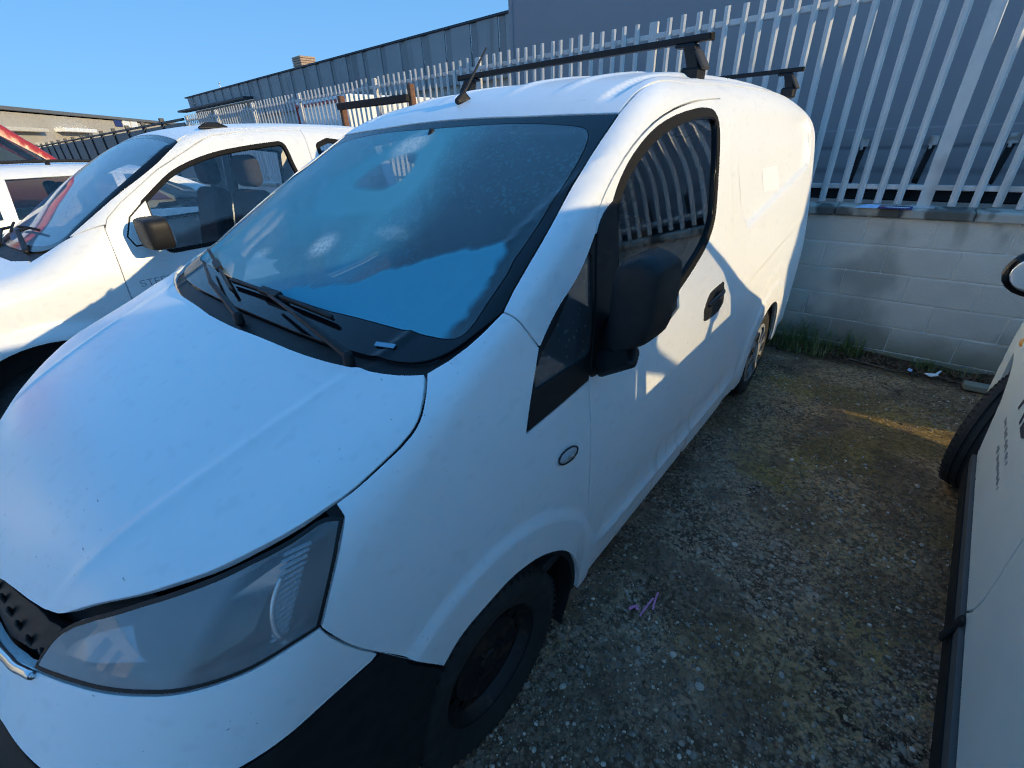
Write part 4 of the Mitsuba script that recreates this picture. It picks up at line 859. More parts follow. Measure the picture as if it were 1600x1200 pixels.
def add_i(key, mesh, bsdf, tw, smooth=30):
    """further copy of a mesh: shares the ply"""
    if id(mesh) not in _cache: _cache[id(mesh)] = (mikit.ply(mesh, bsdf, smooth), mesh)
    key = free(key); put(key, {**_cache[id(mesh)][0], 'to_world': tw}); return key
for a, b in zip(posts[1:], posts[:-1]):
    n = int(round((b-a-.29)/.1125))
    for k in range(n+1): slat_at(a+.145+(b-a-.29)*k/n)
    for z, hh in ((2.36, .040), (1.238, .034)):
        add(FN+'__rail', cham(b-a-.03, .030, hh, ((a+b)/2, WY+.098, z), .004), 'galvanised', 30)
for x in posts:
    add(FN+'__post', cat(cham(.075, .030, 1.37, (x, WY+.10, 1.775), .003), cham(.010, .07, 1.37, (x-.032, WY+.135, 1.775), .002), cham(.13, .13, .010, (x, WY+.12, 1.112), .002)), 'galvanised', 30)
PF = 'sheet_fence'; lab(PF, 'dark grey sheet panel fence far left, continuing the slat fence', 'fence')
pbr('dark_sheet', (.17, .18, .19), .6, .2); pbr('dark_steel', (.045, .05, .06), .5, .3)
x = -12.3
while x > -34:
    add(PF+'__panel', cham(1.50, .03, 1.22, (x-.85, WY+.10, 1.73), .003), 'dark_sheet', 30)
    add(PF+'__post', cham(.09, .10, 1.42, (x-1.66, WY+.09, 1.80), .006), 'dark_steel', 30)
    add(PF+'__rail', cham(1.62, .05, .05, (x-.85, WY+.08, 2.40), .004), 'dark_steel', 30)
    x -= 1.66
# papers lying on the coping
pbr('pale_blue_paper', (.45, .62, .85), .5); pbr('navy_card', (.02, .03, .16), .35); pbr('orange_card', (.80, .25, .12), .4)
mg = np.array([[0, 0, 0], [.11, -.012, .004], [.135, .05, .018], [.10, .12, .010], [.03, .135, .014], [-.02, .07, .008]])
B0 = 'paper_leaflet'; lz = 1.112
lf = Polygon([(1.055, 4.60), (1.185, 4.595), (1.20, 4.72), (1.10, 4.735)])
m = trimesh.creation.extrude_polygon(lf, .002, engine='earcut').subdivide().subdivide(); v = m.vertices; v[:, 2] += 1.111+.012*np.sin((v[:, 0]-1.05)*14)*np.clip((v[:, 1]-4.58)*8, 0, 1)
add(B0, m, 'pale_blue_paper', 30); lab(B0, 'crumpled pale blue leaflet lying on the wall coping', 'leaflet')
B1 = 'folder'; lab(B1, 'dark blue flat folder with a white band lying on the wall coping', 'folder')
add(B1+'__cover', cham(.19, .12, .008, (1.285, 4.655, 1.1165), .002), 'navy_card', 30)
add(B1+'__white_band', cham(.135, .022, .002, (1.298, 4.625, 1.1222), .0005), 'white_sticker', False); add(B1+'__orange_mark', cham(.028, .022, .002, (1.212, 4.625, 1.1222), .0005), 'orange_card', False)
# curtain-sided trailer
CT = 'curtain_trailer'; lab(CT, 'tall blue-grey curtain sided lorry trailer parked right behind the slat fence', 'trailer')
pbr('curtain', P3(lambda p, n, uv: mix((.27, .27, .29), (.33, .325, .34), fbm(p.x*.9, p.z*.8, 0, octaves=3))*(1-.45*smoothstep(.03, .0, dr.abs(p.z-1.46+.01*noise(p.x*3))))*(1-.3*smoothstep(.05, .0, dr.abs(p.z-1.27+.012*noise(p.x*2+5))))*(1+.25*smoothstep(.010, .003, dr.abs(p.z-1.60)))), .5, specular=.35)
TY, TX0, TX1 = 6.0, -3.30, 12.0
nx, nzz = 560, 50
X, Z = np.meshgrid(np.r_[np.linspace(TX0+.06, 7, 340), np.linspace(7.1, TX1, 90)], np.r_[np.linspace(1.12, 1.6, 18), np.linspace(1.68, 3.62, 30)])
cz = np.clip((Z-1.12)/.5, 0, 1)
Y = TY+.012*np.sin(X*2*np.pi/.48+.6)*(1-cz)**1.2+.010*(meshkit.fbm(np.stack([X*1.3, Z*.9, 0*X], -1), 3, 2)-.5)*2+.02*(1-cz)**3*(meshkit.noise(np.stack([X*3.3, Z*6, 0*X], -1), 4)-.3)+.008*np.exp(-((Z-1.47)/.02)**2)
idx = np.arange(nx*nzz if False else X.size).reshape(X.shape)
Fq = np.stack([idx[:-1, :-1], idx[:-1, 1:], idx[1:, 1:], idx[1:, :-1]], -1).reshape(-1, 4)
add(CT+'__curtain', (np.stack([X, Y, Z], -1).reshape(-1, 3), Fq), 'curtain', True)
add(CT+'__body', cham(TX1-TX0-.02, 2.4, 2.46, ((TX0+TX1)/2, TY+1.26, 2.43), .02), 'dark_sheet', 30)
add(CT+'__corner_post', cham(.07, .10, 2.56, (TX0+.03, TY+.03, 2.38), .01), 'curtain', 30)
add(CT+'__top_rail', cham(TX1-TX0, .08, .12, ((TX0+TX1)/2, TY+.0, 3.66), .01), 'dark_steel', 30)
add(CT+'__side_rail', cham(TX1-TX0, .07, .10, ((TX0+TX1)/2, TY+.09, 1.06), .01), 'black_soft', 30)
k = 0
for i in range(24):
    xs = TX0+.30+.48*i
    if xs > 7: break
    q = add(CT+'__strap', cat(bar((xs+.045, TY-.03, 1.52), (xs+.01, TY-.022, 1.20), .045, .006, up=(0, -1, .1)), bar((xs+.01, TY-.02, 1.20), (xs-.01, TY+.06, 1.03), .045, .006, up=(0, -1, .2))), 'black_soft', 30)
    add(q+'__buckle', cat(cham(.06, .022, .075, (xs+.04, TY-.035, 1.50), .004), cham(.02, .03, .05, (xs+.03, TY-.04, 1.46), .004)), 'silver', 30)
for xs in (-2.2, -1.0, 5.5, 6.7):
    tw = T().translate([xs, TY+.35, .5]) @ T().rotate([0, 0, 1], -90)
    nm = CT+'__wheel'; n_ = sum(1 for kk in scene if kk.startswith(nm) and kk.endswith('__tyre')); wheel(nm if n_ == 0 else f'{nm}_{n_:03d}', tw, 'steel', R=.5, wd=.3, rim=.30)
# long warehouse with sheet cladding
WH = 'warehouse'; lab(WH, 'long grey sheet-clad warehouse behind the fence, reaching to the left', 'building')
pbr('cladding', P3(lambda p, n, uv: mix((.26, .27, .28), (.33, .335, .335), fbm(p.x*.7, p.z*2.1, p.y))*(1-.35*smoothstep(.55, .8, fbm(p.x*3.0, p.z*.35, 2, octaves=3)))), .55, .15)
pbr('plaster', P3(lambda p, n, uv: mix((.42, .40, .37), (.52, .50, .46), fbm(p.x*.6, p.y*.6, p.z))), .9)
WHY = 12.0; pbr('cladding_rib_mat', (.225, .23, .235), .6)
add(WH+'__wall', cham(48, 12, 4.0, (-9.2, WHY+6.2, 2.0), .02), 'plaster', 30)
x = -33.3+.0
while x < 2:
    z0 = 4.0 if x < -25 else 3.25
    add(WH+'__cladding_panel', cham(.80, .05, 4.66-z0, (x+.40, WHY+.05, (4.66+z0)/2), .008), 'cladding', 30)
    add(WH+'__cladding_rib', cham(.272, .10, 4.66-z0, (x+.94, WHY+.10, (4.66+z0)/2), .02), 'cladding_rib_mat', 30)
    x += 1.08
add(WH+'__eaves_flashing', cham(36, .16, .06, (-15.6, WHY+.06, 4.69), .01), 'dark_steel', 30)
add(WH+'__canopy', cham(9.5, .5, .10, (-29.4, WHY-.2, 4.02), .01), 'dark_steel', 30)
rv = 'roof_vent'; lab(rv, 'brown louvred vent on the warehouse roof', 'roof vent')
add(rv+'__core', cham(.62, .60, .8, (-21.68, 13.4, 4.95), .02), 'bulkhead', 30)
pbr('terracotta', (.42, .30, .22), .8)
for kz in range(5): add(rv+'__louvre', cham(.76, .74, .075, (-21.68, 13.4, 4.98+.09*kz), .012), 'terracotta', 30)
add('roof_aerial', cat(tube([(-30.6, 13, 4.6), (-30.6, 13, 5.25)], .02), tube([(-30.75, 13, 5.2), (-30.45, 13, 5.2)], .012)), 'silver', True); lab('roof_aerial', 'thin aerial on the far left end of the warehouse roof', 'aerial')
# box lorry body with red frame behind the fence
BT = 'box_lorry'; lab(BT, 'white box lorry body with red edges seen through the fence slats', 'lorry')
add(BT+'__box', cham(2.45, 3.2, 2.4, (-11.1, 9.2, 1.62), .03), 'white_sticker', 30)
pbr('red_paint', (.42, .035, .03), .35, clearcoat=.6, clearcoat_gloss=.9)
add(BT+'__red_edge', cat(cham(2.5, .06, .07, (-11.1, 7.58, 2.70), .008), cham(.09, .06, 2.3, (-12.32, 7.58, 1.6), .008), cham(.09, .06, 2.3, (-9.9, 7.58, 1.6), .008)), 'red_paint', 30)
add(BT+'__chassis', cham(2.2, 4.4, .4, (-11.1, 9.2, .52), .03), 'black_soft', 30)
for s in (-1, 1): add(BT+'__wheel', lathe([(.001, .12), (.26, .14), (.28, .10), (.45, .12), (.48, .08), (.48, -.12), (.2, -.13)], 32).apply_translation((-11.1+.95*s, 8.6, .48)), 'tyre', 35)
# pale building far left
PB = 'pale_building'; lab(PB, 'pale flat-roofed industrial building in the distance at the far left', 'building')
pa, pb_ = np.array([-73.7, 8.0]), np.array([-96.6, 26.9]); pd = (pb_-pa)/np.linalg.norm(pb_-pa); ang = math.degrees(math.atan2(pd[1], pd[0]))
PBT = T().translate([float(pa[0]), float(pa[1]), 0]) @ T().rotate([0, 0, 1], ang)       # local x runs along the front, local y away towards the viewer's far side
pbr('cream_wall', (.44, .41, .36), .85); pbr('pale_panel', (.62, .59, .52), .7)
sgn = 1
add(PB+'__wall', cham(70, 14, 6.5, (10, sgn*7.05, 3.25), .02), 'cream_wall', 30, PBT)
add(PB+'__roof_edge', cham(70.6, 14.5, .35, (10, sgn*6.95, 6.82), .03), 'dark_sheet', 30, PBT)
add(PB+'__awning', cham(16, 1.0, .35, (-4, -.45, 4.85), .03), 'pale_panel', 30, PBT); add(PB+'__awning', cham(6.0, 1.2, .40, (9.5, -.55, 5.0), .03), 'white_sticker', 30, PBT)
for i, xx in enumerate((20.2, 22.3, 24.4)): add(PB+'__window', cham(1.75, .12, .85, (xx, -.03, 6.22), .01), 'white_sticker' if i else 'navy_card', 30, PBT)
for xx in (-2, 4, 13.5): add(PB+'__door', cham(3.4, .10, 3.6, (xx, -.03, 1.85), .02), 'pale_panel', 30, PBT)
# cars further left
class Estate(Pickup):
    hy = staticmethod(spl([(-.9,.70),(-.7,.86),(-.4,.96),(0,1.03),(.35,1.09),(.6,1.22),(.9,1.40),(1.2,1.535),(1.5,1.60),(1.9,1.635),(2.6,1.64),(3.2,1.60),(3.5,1.53),(3.75,1.25),(3.85,.9)]))
    def nose(self, x, z): return -.95+.05*np.abs(z-.6)+.5*(1-np.sqrt(np.maximum(1-(np.minimum(x, 1.0)/1.0)**3.2, 0)))
    def rear(self, x, y, z): return y-3.75
class Tall(Pickup):
    wz = staticmethod(spl([(.2,.95),(.6,1.0),(1.0,1.0),(1.4,.985),(1.8,.93),(2.2,.87),(2.5,.80)]))
    hy = staticmethod(spl([(-.9,.80),(-.7,1.0),(-.3,1.2),(.1,1.30),(.45,1.38),(.85,1.50),(1.05,1.66),(1.3,1.94),(1.52,2.18),(1.7,2.28),(2.0,2.36),(2.6,2.42),(5.0,2.42),(5.3,2.35)]))
    def nose(self, x, z): return -.98+.05*np.abs(z-.7)+.5*(1-np.sqrt(np.maximum(1-(np.minimum(x, 1.05)/1.05)**3.2, 0)))
    def rear(self, x, y, z): return y-5.3
def far_car(key, body, tw, wins, ws, y0, y1, paint, label, cat_, zlow=.34, wheels=(), R=.32):
    lab(key, label, cat_)
    pol = sbox(y0, body_phi(body, y0, zlow), y1, math.pi*.8-body_phi(body, y0, zlow))
    hole = []
    for w in wins:
        P = body.lift('S', resample(np.array(w), .03)); a = Polygon(body.to2d('C', P)).buffer(0); hole.append(a)
        hole.append(affinity.translate(affinity.scale(a, 1, -1, origin=(0, 0)), 0, math.pi*.8))
    Pw = body.lift('T', resample(np.array(ws), .04)); wc = Polygon(body.to2d('C', Pw)).buffer(0); hole.append(wc)
    addn(key+'__body', panel(body, 'C', pol.difference(shapely.union_all(hole)), h=.04, gap=0), paint, tw)
    for w in wins:
        for fx in (False, True): addn(key+'__side_window', panel(body, 'S', Polygon(w), h=.08, off=-.008, skirt=0, gap=-.003), 'tinted_glass', tw, fx)
    ph = np.linspace(body_phi(body, y1, zlow), math.pi*.8-body_phi(body, y1, zlow), 40); R_e = body.lift('C', np.stack([0*ph+y1-.01, ph], 1)); R_e = np.vstack([R_e, [[0, y1-.01, .9]]])
    add(key+'__tailgate', trimesh.Trimesh(R_e, [(i, i+1, 40) for i in range(39)]+[(39, 0, 40)], process=False), paint, False, tw)
    addn(key+'__windscreen', panel(body, 'T', Polygon(ws), h=.08, off=-.008, skirt=0, gap=-.003), 'glass', tw)
    for y in wheels:
        for s in (1, -1):
            t2 = tw @ T().translate([s*(body.wz(.5).item()-.10), y, R])
            if s < 0: t2 = t2 @ T().rotate([0, 0, 1], 180)
            nm = key+'__wheel'; n_ = sum(1 for kk in scene if kk.startswith(nm) and kk.endswith('__tyre')); wheel(nm if n_ == 0 else f'{nm}_{n_:03d}', t2, 'cap', R=R, wd=.21, rim=R*.66)
    add(key+'__underbody', cham(1.5, (y1-y0)*.8, .35, (0, (y0+y1)/2, .42)), 'black_soft', False, tw)
def body_phi(body, y, z): return math.atan2(z-body.zc, float(body.W(np.array(y), np.array(z))))*.8
es = Estate(); ET = T().translate([-5.6, 3.2, 0]) @ T().rotate([0, 0, 1], 180); E_ = 'estate_car'
far_car(E_, es, ET, [[(.78, 1.12), (1.55, 1.16), (1.55, 1.50), (1.38, 1.49), (1.02, 1.33)], [(1.64, 1.16), (2.45, 1.18), (2.40, 1.51), (1.64, 1.51)], [(2.54, 1.19), (3.15, 1.22), (3.0, 1.47), (2.5, 1.50)]],
        [(-.62, .68), (0, .55), (.62, .68), (.56, 1.25), (0, 1.30), (-.56, 1.25)], -.42, 3.6, 'paint', 'white estate car with black roof rail, between the pickup and the red van', 'car', wheels=(-.0, 2.7))
for s in (1, -1):
    yy = np.linspace(1.15, 3.1, 14); P = es.lift('T', np.stack([0*yy+.62*s, yy], 1)); P[:, 2] += .030
    add(E_+'__roof_rail', cat(tube(P, .014), *[hull([(P[i], .014), (P[i]-[0, 0, .03], .02)], 8) for i in (0, 6, 13)]), 'black_plastic', 40, ET)
add(E_+'__dashboard', cham(1.4, .4, .25, (0, .85, .98), .05), 'trim_dark', 30, ET)
for y in (1.75, 2.6):
    for s in (1, -1): add(E_+'__seat', cat(bx(.48, .46, .16, (.37*s, y-.1, .62), .06), hull([((.37*s+dx, yy, z), .06) for dx in (-.16, .16) for yy, z in ((y+.10, .7), (y+.22, 1.22))]), bx(.26, .10, .18, (.37*s, y+.24, 1.36), .04)), 'seat_cloth', 50, ET)
tl = Tall(); RVT = T().translate([-8.95, 2.75, 0]) @ T().rotate([0, 0, 1], 180); RV = 'red_van'
far_car(RV, tl, RVT, [[(1.02, 1.44), (2.05, 1.42), (2.05, 1.98), (1.62, 2.02), (1.28, 1.72)]],
        [(-.74, .92), (0, .84), (.74, .92), (.68, 1.46), (0, 1.52), (-.68, 1.46)], -.45, 5.1, 'red_paint', 'tall red van at the far left edge, facing the fence', 'van', wheels=(.0, 3.8), R=.35)
add(RV+'__dashboard', cham(1.6, .4, .25, (0, 1.15, 1.28), .05), 'trim_dark', 30, RVT)
for s in (1, -1): add(RV+'__seat', cat(bx(.5, .5, .18, (.45*s, 1.7, .95), .06), hull([((.45*s+dx, yy, z), .06) for dx in (-.16, .16) for yy, z in ((1.95, 1.05), (2.05, 1.55))])), 'seat_cloth', 50, RVT)

# added bin shape, out of view, that narrows the strip of sun
WB = 'sun_blocker_bin'; lab(WB, 'added dark green bin shape out of view at the wall, blocks part of the sun', 'light blocker')
pbr('blocker_green', (.03, .075, .045), .5)
add(WB+'__tub', hull([((x, y, z), .02) for x, y, z in ((4.28, 4.24, .12), (4.54, 4.24, .12), (4.28, 4.58, .12), (4.54, 4.58, .12), (4.25, 4.235, .98), (4.58, 4.235, .98), (4.25, 4.62, .98), (4.58, 4.62, .98))], 12), 'blocker_green', 30)
add(WB+'__lid', hull([((x, y, z), .015) for x, y, z in ((4.22, 4.228, 1.01), (4.60, 4.228, 1.01), (4.22, 4.64, 1.01), (4.60, 4.64, 1.01), (4.28, 4.45, 1.09), (4.54, 4.45, 1.09))], 10), 'blocker_green', 30)
for x in (4.28, 4.54): add(WB+'__wheel', lathe([(.001, .02), (.07, .02), (.095, .014), (.095, -.014), (.07, -.02), (.001, -.02)], 24).apply_translation((x, 4.60, .095)), 'rubber', 35)

# added hall, unseen behind the viewer, bounces sunlight onto shaded faces
YB_ = 'bounce_hall'; lab(YB_, 'added long pale hall, unseen behind the viewer, to bounce sunlight back', 'building')
add(YB_+'__wall', cham(12, 46, 7.2, (-20, -30, 3.6), .03), 'pale_panel', 30)
add(YB_+'__roof_edge', cham(12.4, 46.4, .35, (-20, -30, 7.3), .03), 'dark_sheet', 30)
for yy in (-12, -20, -28, -36): add(YB_+'__door', cham(.12, 4.0, 4.2, (-13.99, yy, 2.1), .02), 'dark_sheet', 30)
# ------------------------------------------------------------------ ground and what lies on it
def ground_col(p, n, uv):
    x, y = p.x, p.y
    d1, d2, r = voronoi(x*95, y*95); e1, e2, r2_ = voronoi(x*46+5, y*46); g1, g2, r3 = voronoi(x*24+9, y*24)
    big = fbm(x*1.3+3, y*1.3, 0, octaves=4); mid = fbm(x*6+3, y*6, 4, octaves=4); fine = fbm(x*70, y*70, 0, octaves=3)
    c = mix((.10, .080, .060), (.50, .40, .31), smoothstep(.32, .72, fine*.6+mid*.4))
    st = mix((.20, .17, .14), (.68, .58, .48), r*r); st = mix(st, (.34, .22, .15), smoothstep(.80, .86, r)*.6)
    c = mix(c, st, smoothstep(.46, .30, d1)*smoothstep(.30, .60, r+.5*(mid-.5)))
    c = mix(c, mix((.26, .225, .19), (.68, .60, .51), r2_*fine*1.6), smoothstep(.40, .30, e1)*smoothstep(.55, .62, r2_)*smoothstep(.25, .5, mid+.25))
    c = mix(c, mix((.24, .22, .20), (.58, .55, .51), fine), smoothstep(.34, .26, g1)*smoothstep(.80, .84, r3))
    moss = smoothstep(.44, .66, big+.20*smoothstep(1.4, 2.6, y)+.20*smoothstep(1.05, 1.8, x)-.16+.5*(mid-.5)+.3*(fine-.5))
    c = mix(c, mix((.17, .120, .050), (.47, .345, .165), smoothstep(.3, .7, fine)), moss*.55)
    green = smoothstep(.56, .70, fbm(x*2.6+31, y*2.6, 0, octaves=4)+.2*(fine-.5))*moss
    c = mix(c, mix((.15, .125, .025), (.38, .31, .08), fine), green*.6)
    grime = smoothstep(.47, .66, fbm(x*2.9+11, y*2.9+4, 0, octaves=5))
    c = mix(c, (.105, .080, .058), grime*.50)
    c = mix(c, (.065, .050, .038), smoothstep(.60, .72, mid)*.45)
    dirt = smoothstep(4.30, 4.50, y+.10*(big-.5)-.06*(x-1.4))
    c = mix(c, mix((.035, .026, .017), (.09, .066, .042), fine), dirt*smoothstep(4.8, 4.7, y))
    q = fbm(x*1.1+20, y*1.9-7, 0, octaves=4)+.06*(fine-.5)+.05*(mid-.5)
    crack = smoothstep(.010, .002, dr.abs(q-.5))*smoothstep(.52, .60, fbm(x*1.7+3, y*1.7, 8))
    c = mix(c, (.020, .017, .014), crack*.8)
    c = c*mi.Color3f(1.02, .80, .66)
    return mix(c, mix((.40, .375, .335), (.52, .49, .44), fine), smoothstep(-.75, -1.3, y+.5*(big-.5)))      # unseen yard ground made paler to bounce light back at the vehicles
def ground_h(p, n, uv):
    x, y = p.x, p.y
    d1, d2, r = voronoi(x*95, y*95); e1, e2, r2_ = voronoi(x*46+5, y*46)
    return .45*smoothstep(.5, .1, d1)*(.3+.7*r)+.9*smoothstep(.42, .12, e1)*smoothstep(.50, .62, r2_)+.7*fbm(x*60, y*60, 0, octaves=3)+1.6*fbm(x*7, y*7, 0, octaves=3)
scene['ground_mat'] = {'type': 'twosided', 'bsdf': {'type': 'bumpmap', 'tex': P3(ground_h, .0015), 'scale': .012, 'bsdf': {'type': 'principled', 'base_color': P3(ground_col), 'roughness': .88, 'specular': .35}}}
gx = np.r_[-400, -60, -8, np.linspace(-1, 3.6, 90), 8, 60, 400]; gy = np.r_[-400, -60, -4, np.linspace(-.6, 4.75, 100), 20, 60, 400]
GX, GY = np.meshgrid(gx, gy); GZ = .016*(meshkit.fbm(np.stack([GX*1.7, GY*1.7, 0*GX], -1), 3, 9)-.5)*((GX > -1) & (GX < 3.6) & (GY > -.6) & (GY < 4.7))
GZ += .035*np.clip((GY-4.42)/.25, 0, 1)*((GX > -1) & (GX < 3.6) & (GY < 4.76))*(.4+meshkit.noise(np.stack([GX*6, GY*6, 0*GX], -1), 5))
gi = np.arange(GX.size).reshape(GX.shape); gf = np.stack([gi[:-1, :-1], gi[:-1, 1:], gi[1:, 1:], gi[1:, :-1]], -1).reshape(-1, 4)
add('ground', (np.stack([GX, GY, GZ], -1).reshape(-1, 3), gf), 'ground_mat', True); lab('ground', kind='structure')
def gz(x, y):
    x, y = np.asarray(x, float), np.asarray(y, float)
    return .016*(meshkit.fbm(np.stack([x*1.7, y*1.7, 0*x], -1), 3, 9)-.5)+.035*np.clip((y-4.42)/.25, 0, 1)*(.4+meshkit.noise(np.stack([x*6, y*6, 0*x], -1), 5))
# pebbles of the washed-out concrete
scene['pebble_mat'] = {'type': 'principled', 'base_color': {'type': 'mesh_attribute', 'name': 'vertex_color'}, 'roughness': .75, 'specular': .4}
rp_ = np.random.default_rng(5); N_ = 30000
px, py = rp_.uniform(.72, 2.15, N_), rp_.beta(1.1, 1.5, N_)*4.9-.35
dens = meshkit.fbm(np.stack([px*2.1, py*2.1, 0*px], -1), 3, 3)
keep = rp_.random(N_) < np.clip(.25+1.5*(dens-.35)+.35*(py < 1.6), .08, 1); px, py = px[keep], py[keep]
sz = np.clip(rp_.lognormal(math.log(.0033), .44, len(px)), .002, .015)
ic0, ic1 = trimesh.creation.icosphere(0), trimesh.creation.icosphere(1)
VV, FF, CC, at = [], [], [], 0
pal = np.array([[.32, .30, .28], [.20, .19, .18], [.44, .42, .39], [.27, .20, .15], [.13, .12, .12], [.36, .31, .24], [.54, .52, .50], [.16, .13, .10]])
for x, y, s in zip(px, py, sz):
    b = ic1 if s > .0055 else ic0
    v = b.vertices*np.array([rp_.uniform(.8, 1.4), rp_.uniform(.7, 1.1), rp_.uniform(.45, .7)])*s
    v = v*(1+.18*(meshkit.noise(v*150+x*99, 1)[:, None]-.5)) if s > .006 else v
    a = rp_.uniform(0, 6.28); c, si = math.cos(a), math.sin(a)
    v = v@np.array([[c, si, 0], [-si, c, 0], [0, 0, 1]]); v = v+[x, y, gz(x, y)+s*rp_.uniform(-.15, .22)]
    VV.append(v); FF.append(b.faces+at); at += len(v); CC.append(np.tile(pal[rp_.integers(len(pal))]*rp_.uniform(.5, 1.15)*np.array([1.16, .98, .82]), (len(v), 1)))
put('pebbles', mikit.ply(trimesh.Trimesh(np.vstack(VV), np.vstack(FF), process=False), 'pebble_mat', True, color=np.vstack(CC))); lab('pebbles', 'small grey and brown pebbles showing through the worn concrete', 'pebbles', kind='stuff')
# grass, litter of leaves and twigs along the wall
pbr('grass_mat', P3(lambda p, n, uv: mix((.075, .125, .025), (.25, .24, .09), smoothstep(.35, .75, fbm(p.x*23, p.y*23, p.z*9)))), .7)
def blades(spots, n, hgt, seed):
    r = np.random.default_rng(seed); V, F = [], []
    for k in range(n):
        cx, cy, sx, sy, hs = spots[r.integers(len(spots))]
        x, y = cx+r.normal(0, sx), min(cy+r.normal(0, sy), 4.665)
        h = hgt*hs*(.25+r.random()**1.6); a = r.uniform(0, 6.28); ln = r.uniform(.15, .85)*h; w = r.uniform(.0016, .0036)
        dx, dy = math.cos(a)*ln, math.sin(a)*ln; px_, py_ = -math.sin(a)*w, math.cos(a)*w; z0 = float(gz(x, y))-.004; o = len(V)
        for t in (0, .35, .7): V += [(x+dx*t*t-px_*(1-t*.6), y+dy*t*t-py_*(1-t*.6), z0+h*t*(1-.18*t)), (x+dx*t*t+px_*(1-t*.6), y+dy*t*t+py_*(1-t*.6), z0+h*t*(1-.18*t))]
        V.append((x+dx, y+dy, z0+h*.86))
        F += [(o, o+1, o+3), (o, o+3, o+2), (o+2, o+3, o+5), (o+2, o+5, o+4), (o+4, o+5, o+6)]
    V = np.array(V); V[:, 1] = np.minimum(V[:, 1], 4.674); return trimesh.Trimesh(V, F, process=False)
add('grass', blades([(.90, 4.58, .05, .05, 1.1), (1.02, 4.60, .06, .04, 1.0), (1.16, 4.60, .06, .04, .95), (1.28, 4.60, .05, .04, .9), (1.35, 4.60, .03, .04, .8), (.95, 4.45, .06, .04, .5), (1.08, 4.46, .05, .03, .45), (.80, 4.52, .05, .05, 1.1), (1.78, 4.60, .04, .03, .35), (1.70, 4.62, .12, .03, .25), (1.95, 4.60, .1, .03, .3)], 900, .22, 21), 'grass_mat', True)
lab('grass', 'tufts of green grass growing at the foot of the block wall', 'grass', kind='stuff')
pbr('leaf_mat', P3(lambda p, n, uv: mix((.055, .030, .018), (.17, .10, .055), fbm(p.x*31, p.y*31, 1))), .85)
rl = np.random.default_rng(8); V, F = [], []
for k in range(1500):
    x = rl.uniform(.75, 2.25); y = 4.66-abs(rl.normal(0, .085))-.02; s = rl.uniform(.006, .022); a = rl.uniform(0, 6.28); t = rl.normal(0, .5, 2); o = len(V)
    z = float(gz(x, y))+rl.uniform(.001, .014)
    for u, w in ((-1, 0), (-.2, .42), (.5, .3), (1, 0), (.5, -.3), (-.2, -.42)):
        dx, dy = s*(u*math.cos(a)-w*math.sin(a)), s*(u*math.sin(a)+w*math.cos(a)); V.append((x+dx, min(y+dy, 4.675), z+dx*t[0]+dy*t[1]+s*.25*w*w))
    F += [(o, o+1, o+5), (o+1, o+4, o+5), (o+1, o+2, o+4), (o+2, o+3, o+4)]
add('leaf_litter', trimesh.Trimesh(V, F, process=False), 'leaf_mat', False); lab('leaf_litter', 'brown dead leaves heaped along the foot of the wall', 'leaves', kind='stuff')
def twig(key, pts, r, label):
    P = curve(np.array([(x, y, float(gz(x, y))+z) for x, y, z in pts]), .02); add(key, tube(P, np.linspace(r, r*.5, len(P)), 6), 'twig_mat', True); lab(key, label, 'twig')
pbr('twig_mat', (.20, .135, .095), .9)
twig('twig', [(1.32, 4.50, .008), (1.45, 4.47, .014), (1.58, 4.46, .010), (1.70, 4.48, .008)], .005, 'long thin twig lying before the wall, right of the grass')
twig('twig_001', [(1.42, 4.42, .006), (1.52, 4.40, .009), (1.62, 4.385, .006)], .0035, 'shorter dark twig lying in front of the long twig')
twig('twig_002', [(1.80, 4.53, .010), (1.92, 4.49, .012), (2.05, 4.47, .010)], .004, 'bent twig between the paper scrap and the broken slab')
pbr('pink_plastic', (.78, .26, .46), .45)
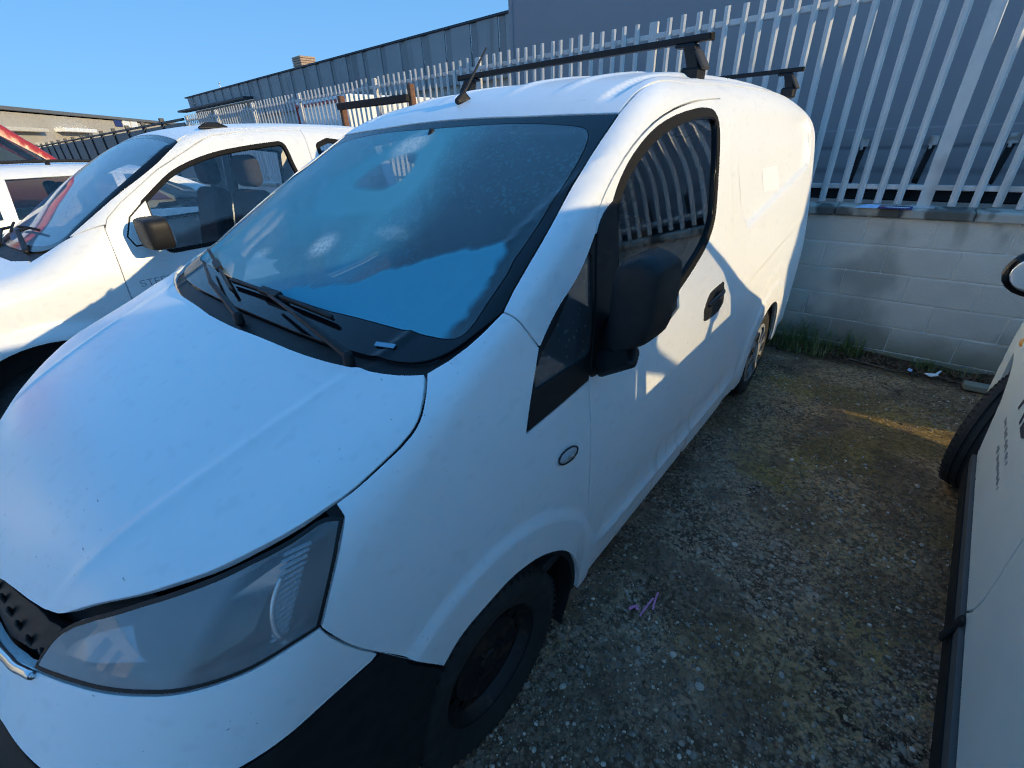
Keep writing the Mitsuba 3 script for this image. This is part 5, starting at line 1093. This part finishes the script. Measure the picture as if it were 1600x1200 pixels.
def strip(key, pts, w, label):
    P = np.array(pts, float); P[:, 2] += gz(P[:, 0], P[:, 1]); P = curve(P, .006); t = np.gradient(P, axis=0); s = np.cross(t, [0, 0, 1.]); s /= np.linalg.norm(s, axis=1, keepdims=True)
    V = np.vstack([P-s*w/2, P+s*w/2, P-s*w/2+[0, 0, .0012], P+s*w/2+[0, 0, .0012]]); n = len(P); i = np.arange(n-1); F = []
    for a_, b_ in ((2*n, 3*n), (n, 0), (0, 2*n), (3*n, n)): F += [np.stack([a_+i, b_+i, b_+i+1, a_+i+1], 1)]
    add(key, (V, np.vstack(F)), 'pink_plastic', 30); lab(key, label, 'plastic strip')
strip('pink_strip', [(1.013, 1.475, .006), (1.016, 1.52, .010), (1.022, 1.575, .013)], .007, 'pink plastic strip on the ground, the lower left of the crossing pair')
strip('pink_strip_001', [(1.040, 1.53, .006), (1.031, 1.57, .010), (1.025, 1.615, .008)], .0075, 'pink plastic strip on the ground, the upper right of the crossing pair')
strip('pink_strip_002', [(.968, 1.475, .006), (.978, 1.495, .012), (.988, 1.505, .012), (.992, 1.492, .006)], .011, 'curled short pink plastic piece left of the two long pink strips')
add('paper_scrap', cat(hull([((1.785, 4.435, .045), .006), ((1.845, 4.445, .048), .010), ((1.815, 4.425, .040), .008)], 8), hull([((1.84, 4.45, .05), .008), ((1.862, 4.50, .058), .007)], 8)), 'white_sticker', 40); lab('paper_scrap', 'crumpled white paper scrap among the dead leaves at the wall', 'paper scrap')
add('bottle_cap', lathe([(.0001, .008), (.013, .007), (.015, -.006)], 16).apply_transform(trimesh.transformations.rotation_matrix(-1.3, (0, 1, 0))).apply_translation((1.70, 4.47, .035)), 'pale_blue_paper', 30); lab('bottle_cap', 'pale blue bottle cap left of the white paper scrap', 'bottle cap')
add('broken_slab', cham(.17, .085, .042, (2.075, 4.42, .030), .006).apply_transform(trimesh.transformations.rotation_matrix(.06, (0, 0, 1), (2.07, 4.42, 0))), 'block_1', 25); lab('broken_slab', 'small broken grey concrete slab at the wall beside the right vehicle', 'slab')
for i, (x, y, s) in enumerate(((1.80, 2.21, .016), (1.42, 1.78, .018), (1.23, 1.93, .016))):
    pass
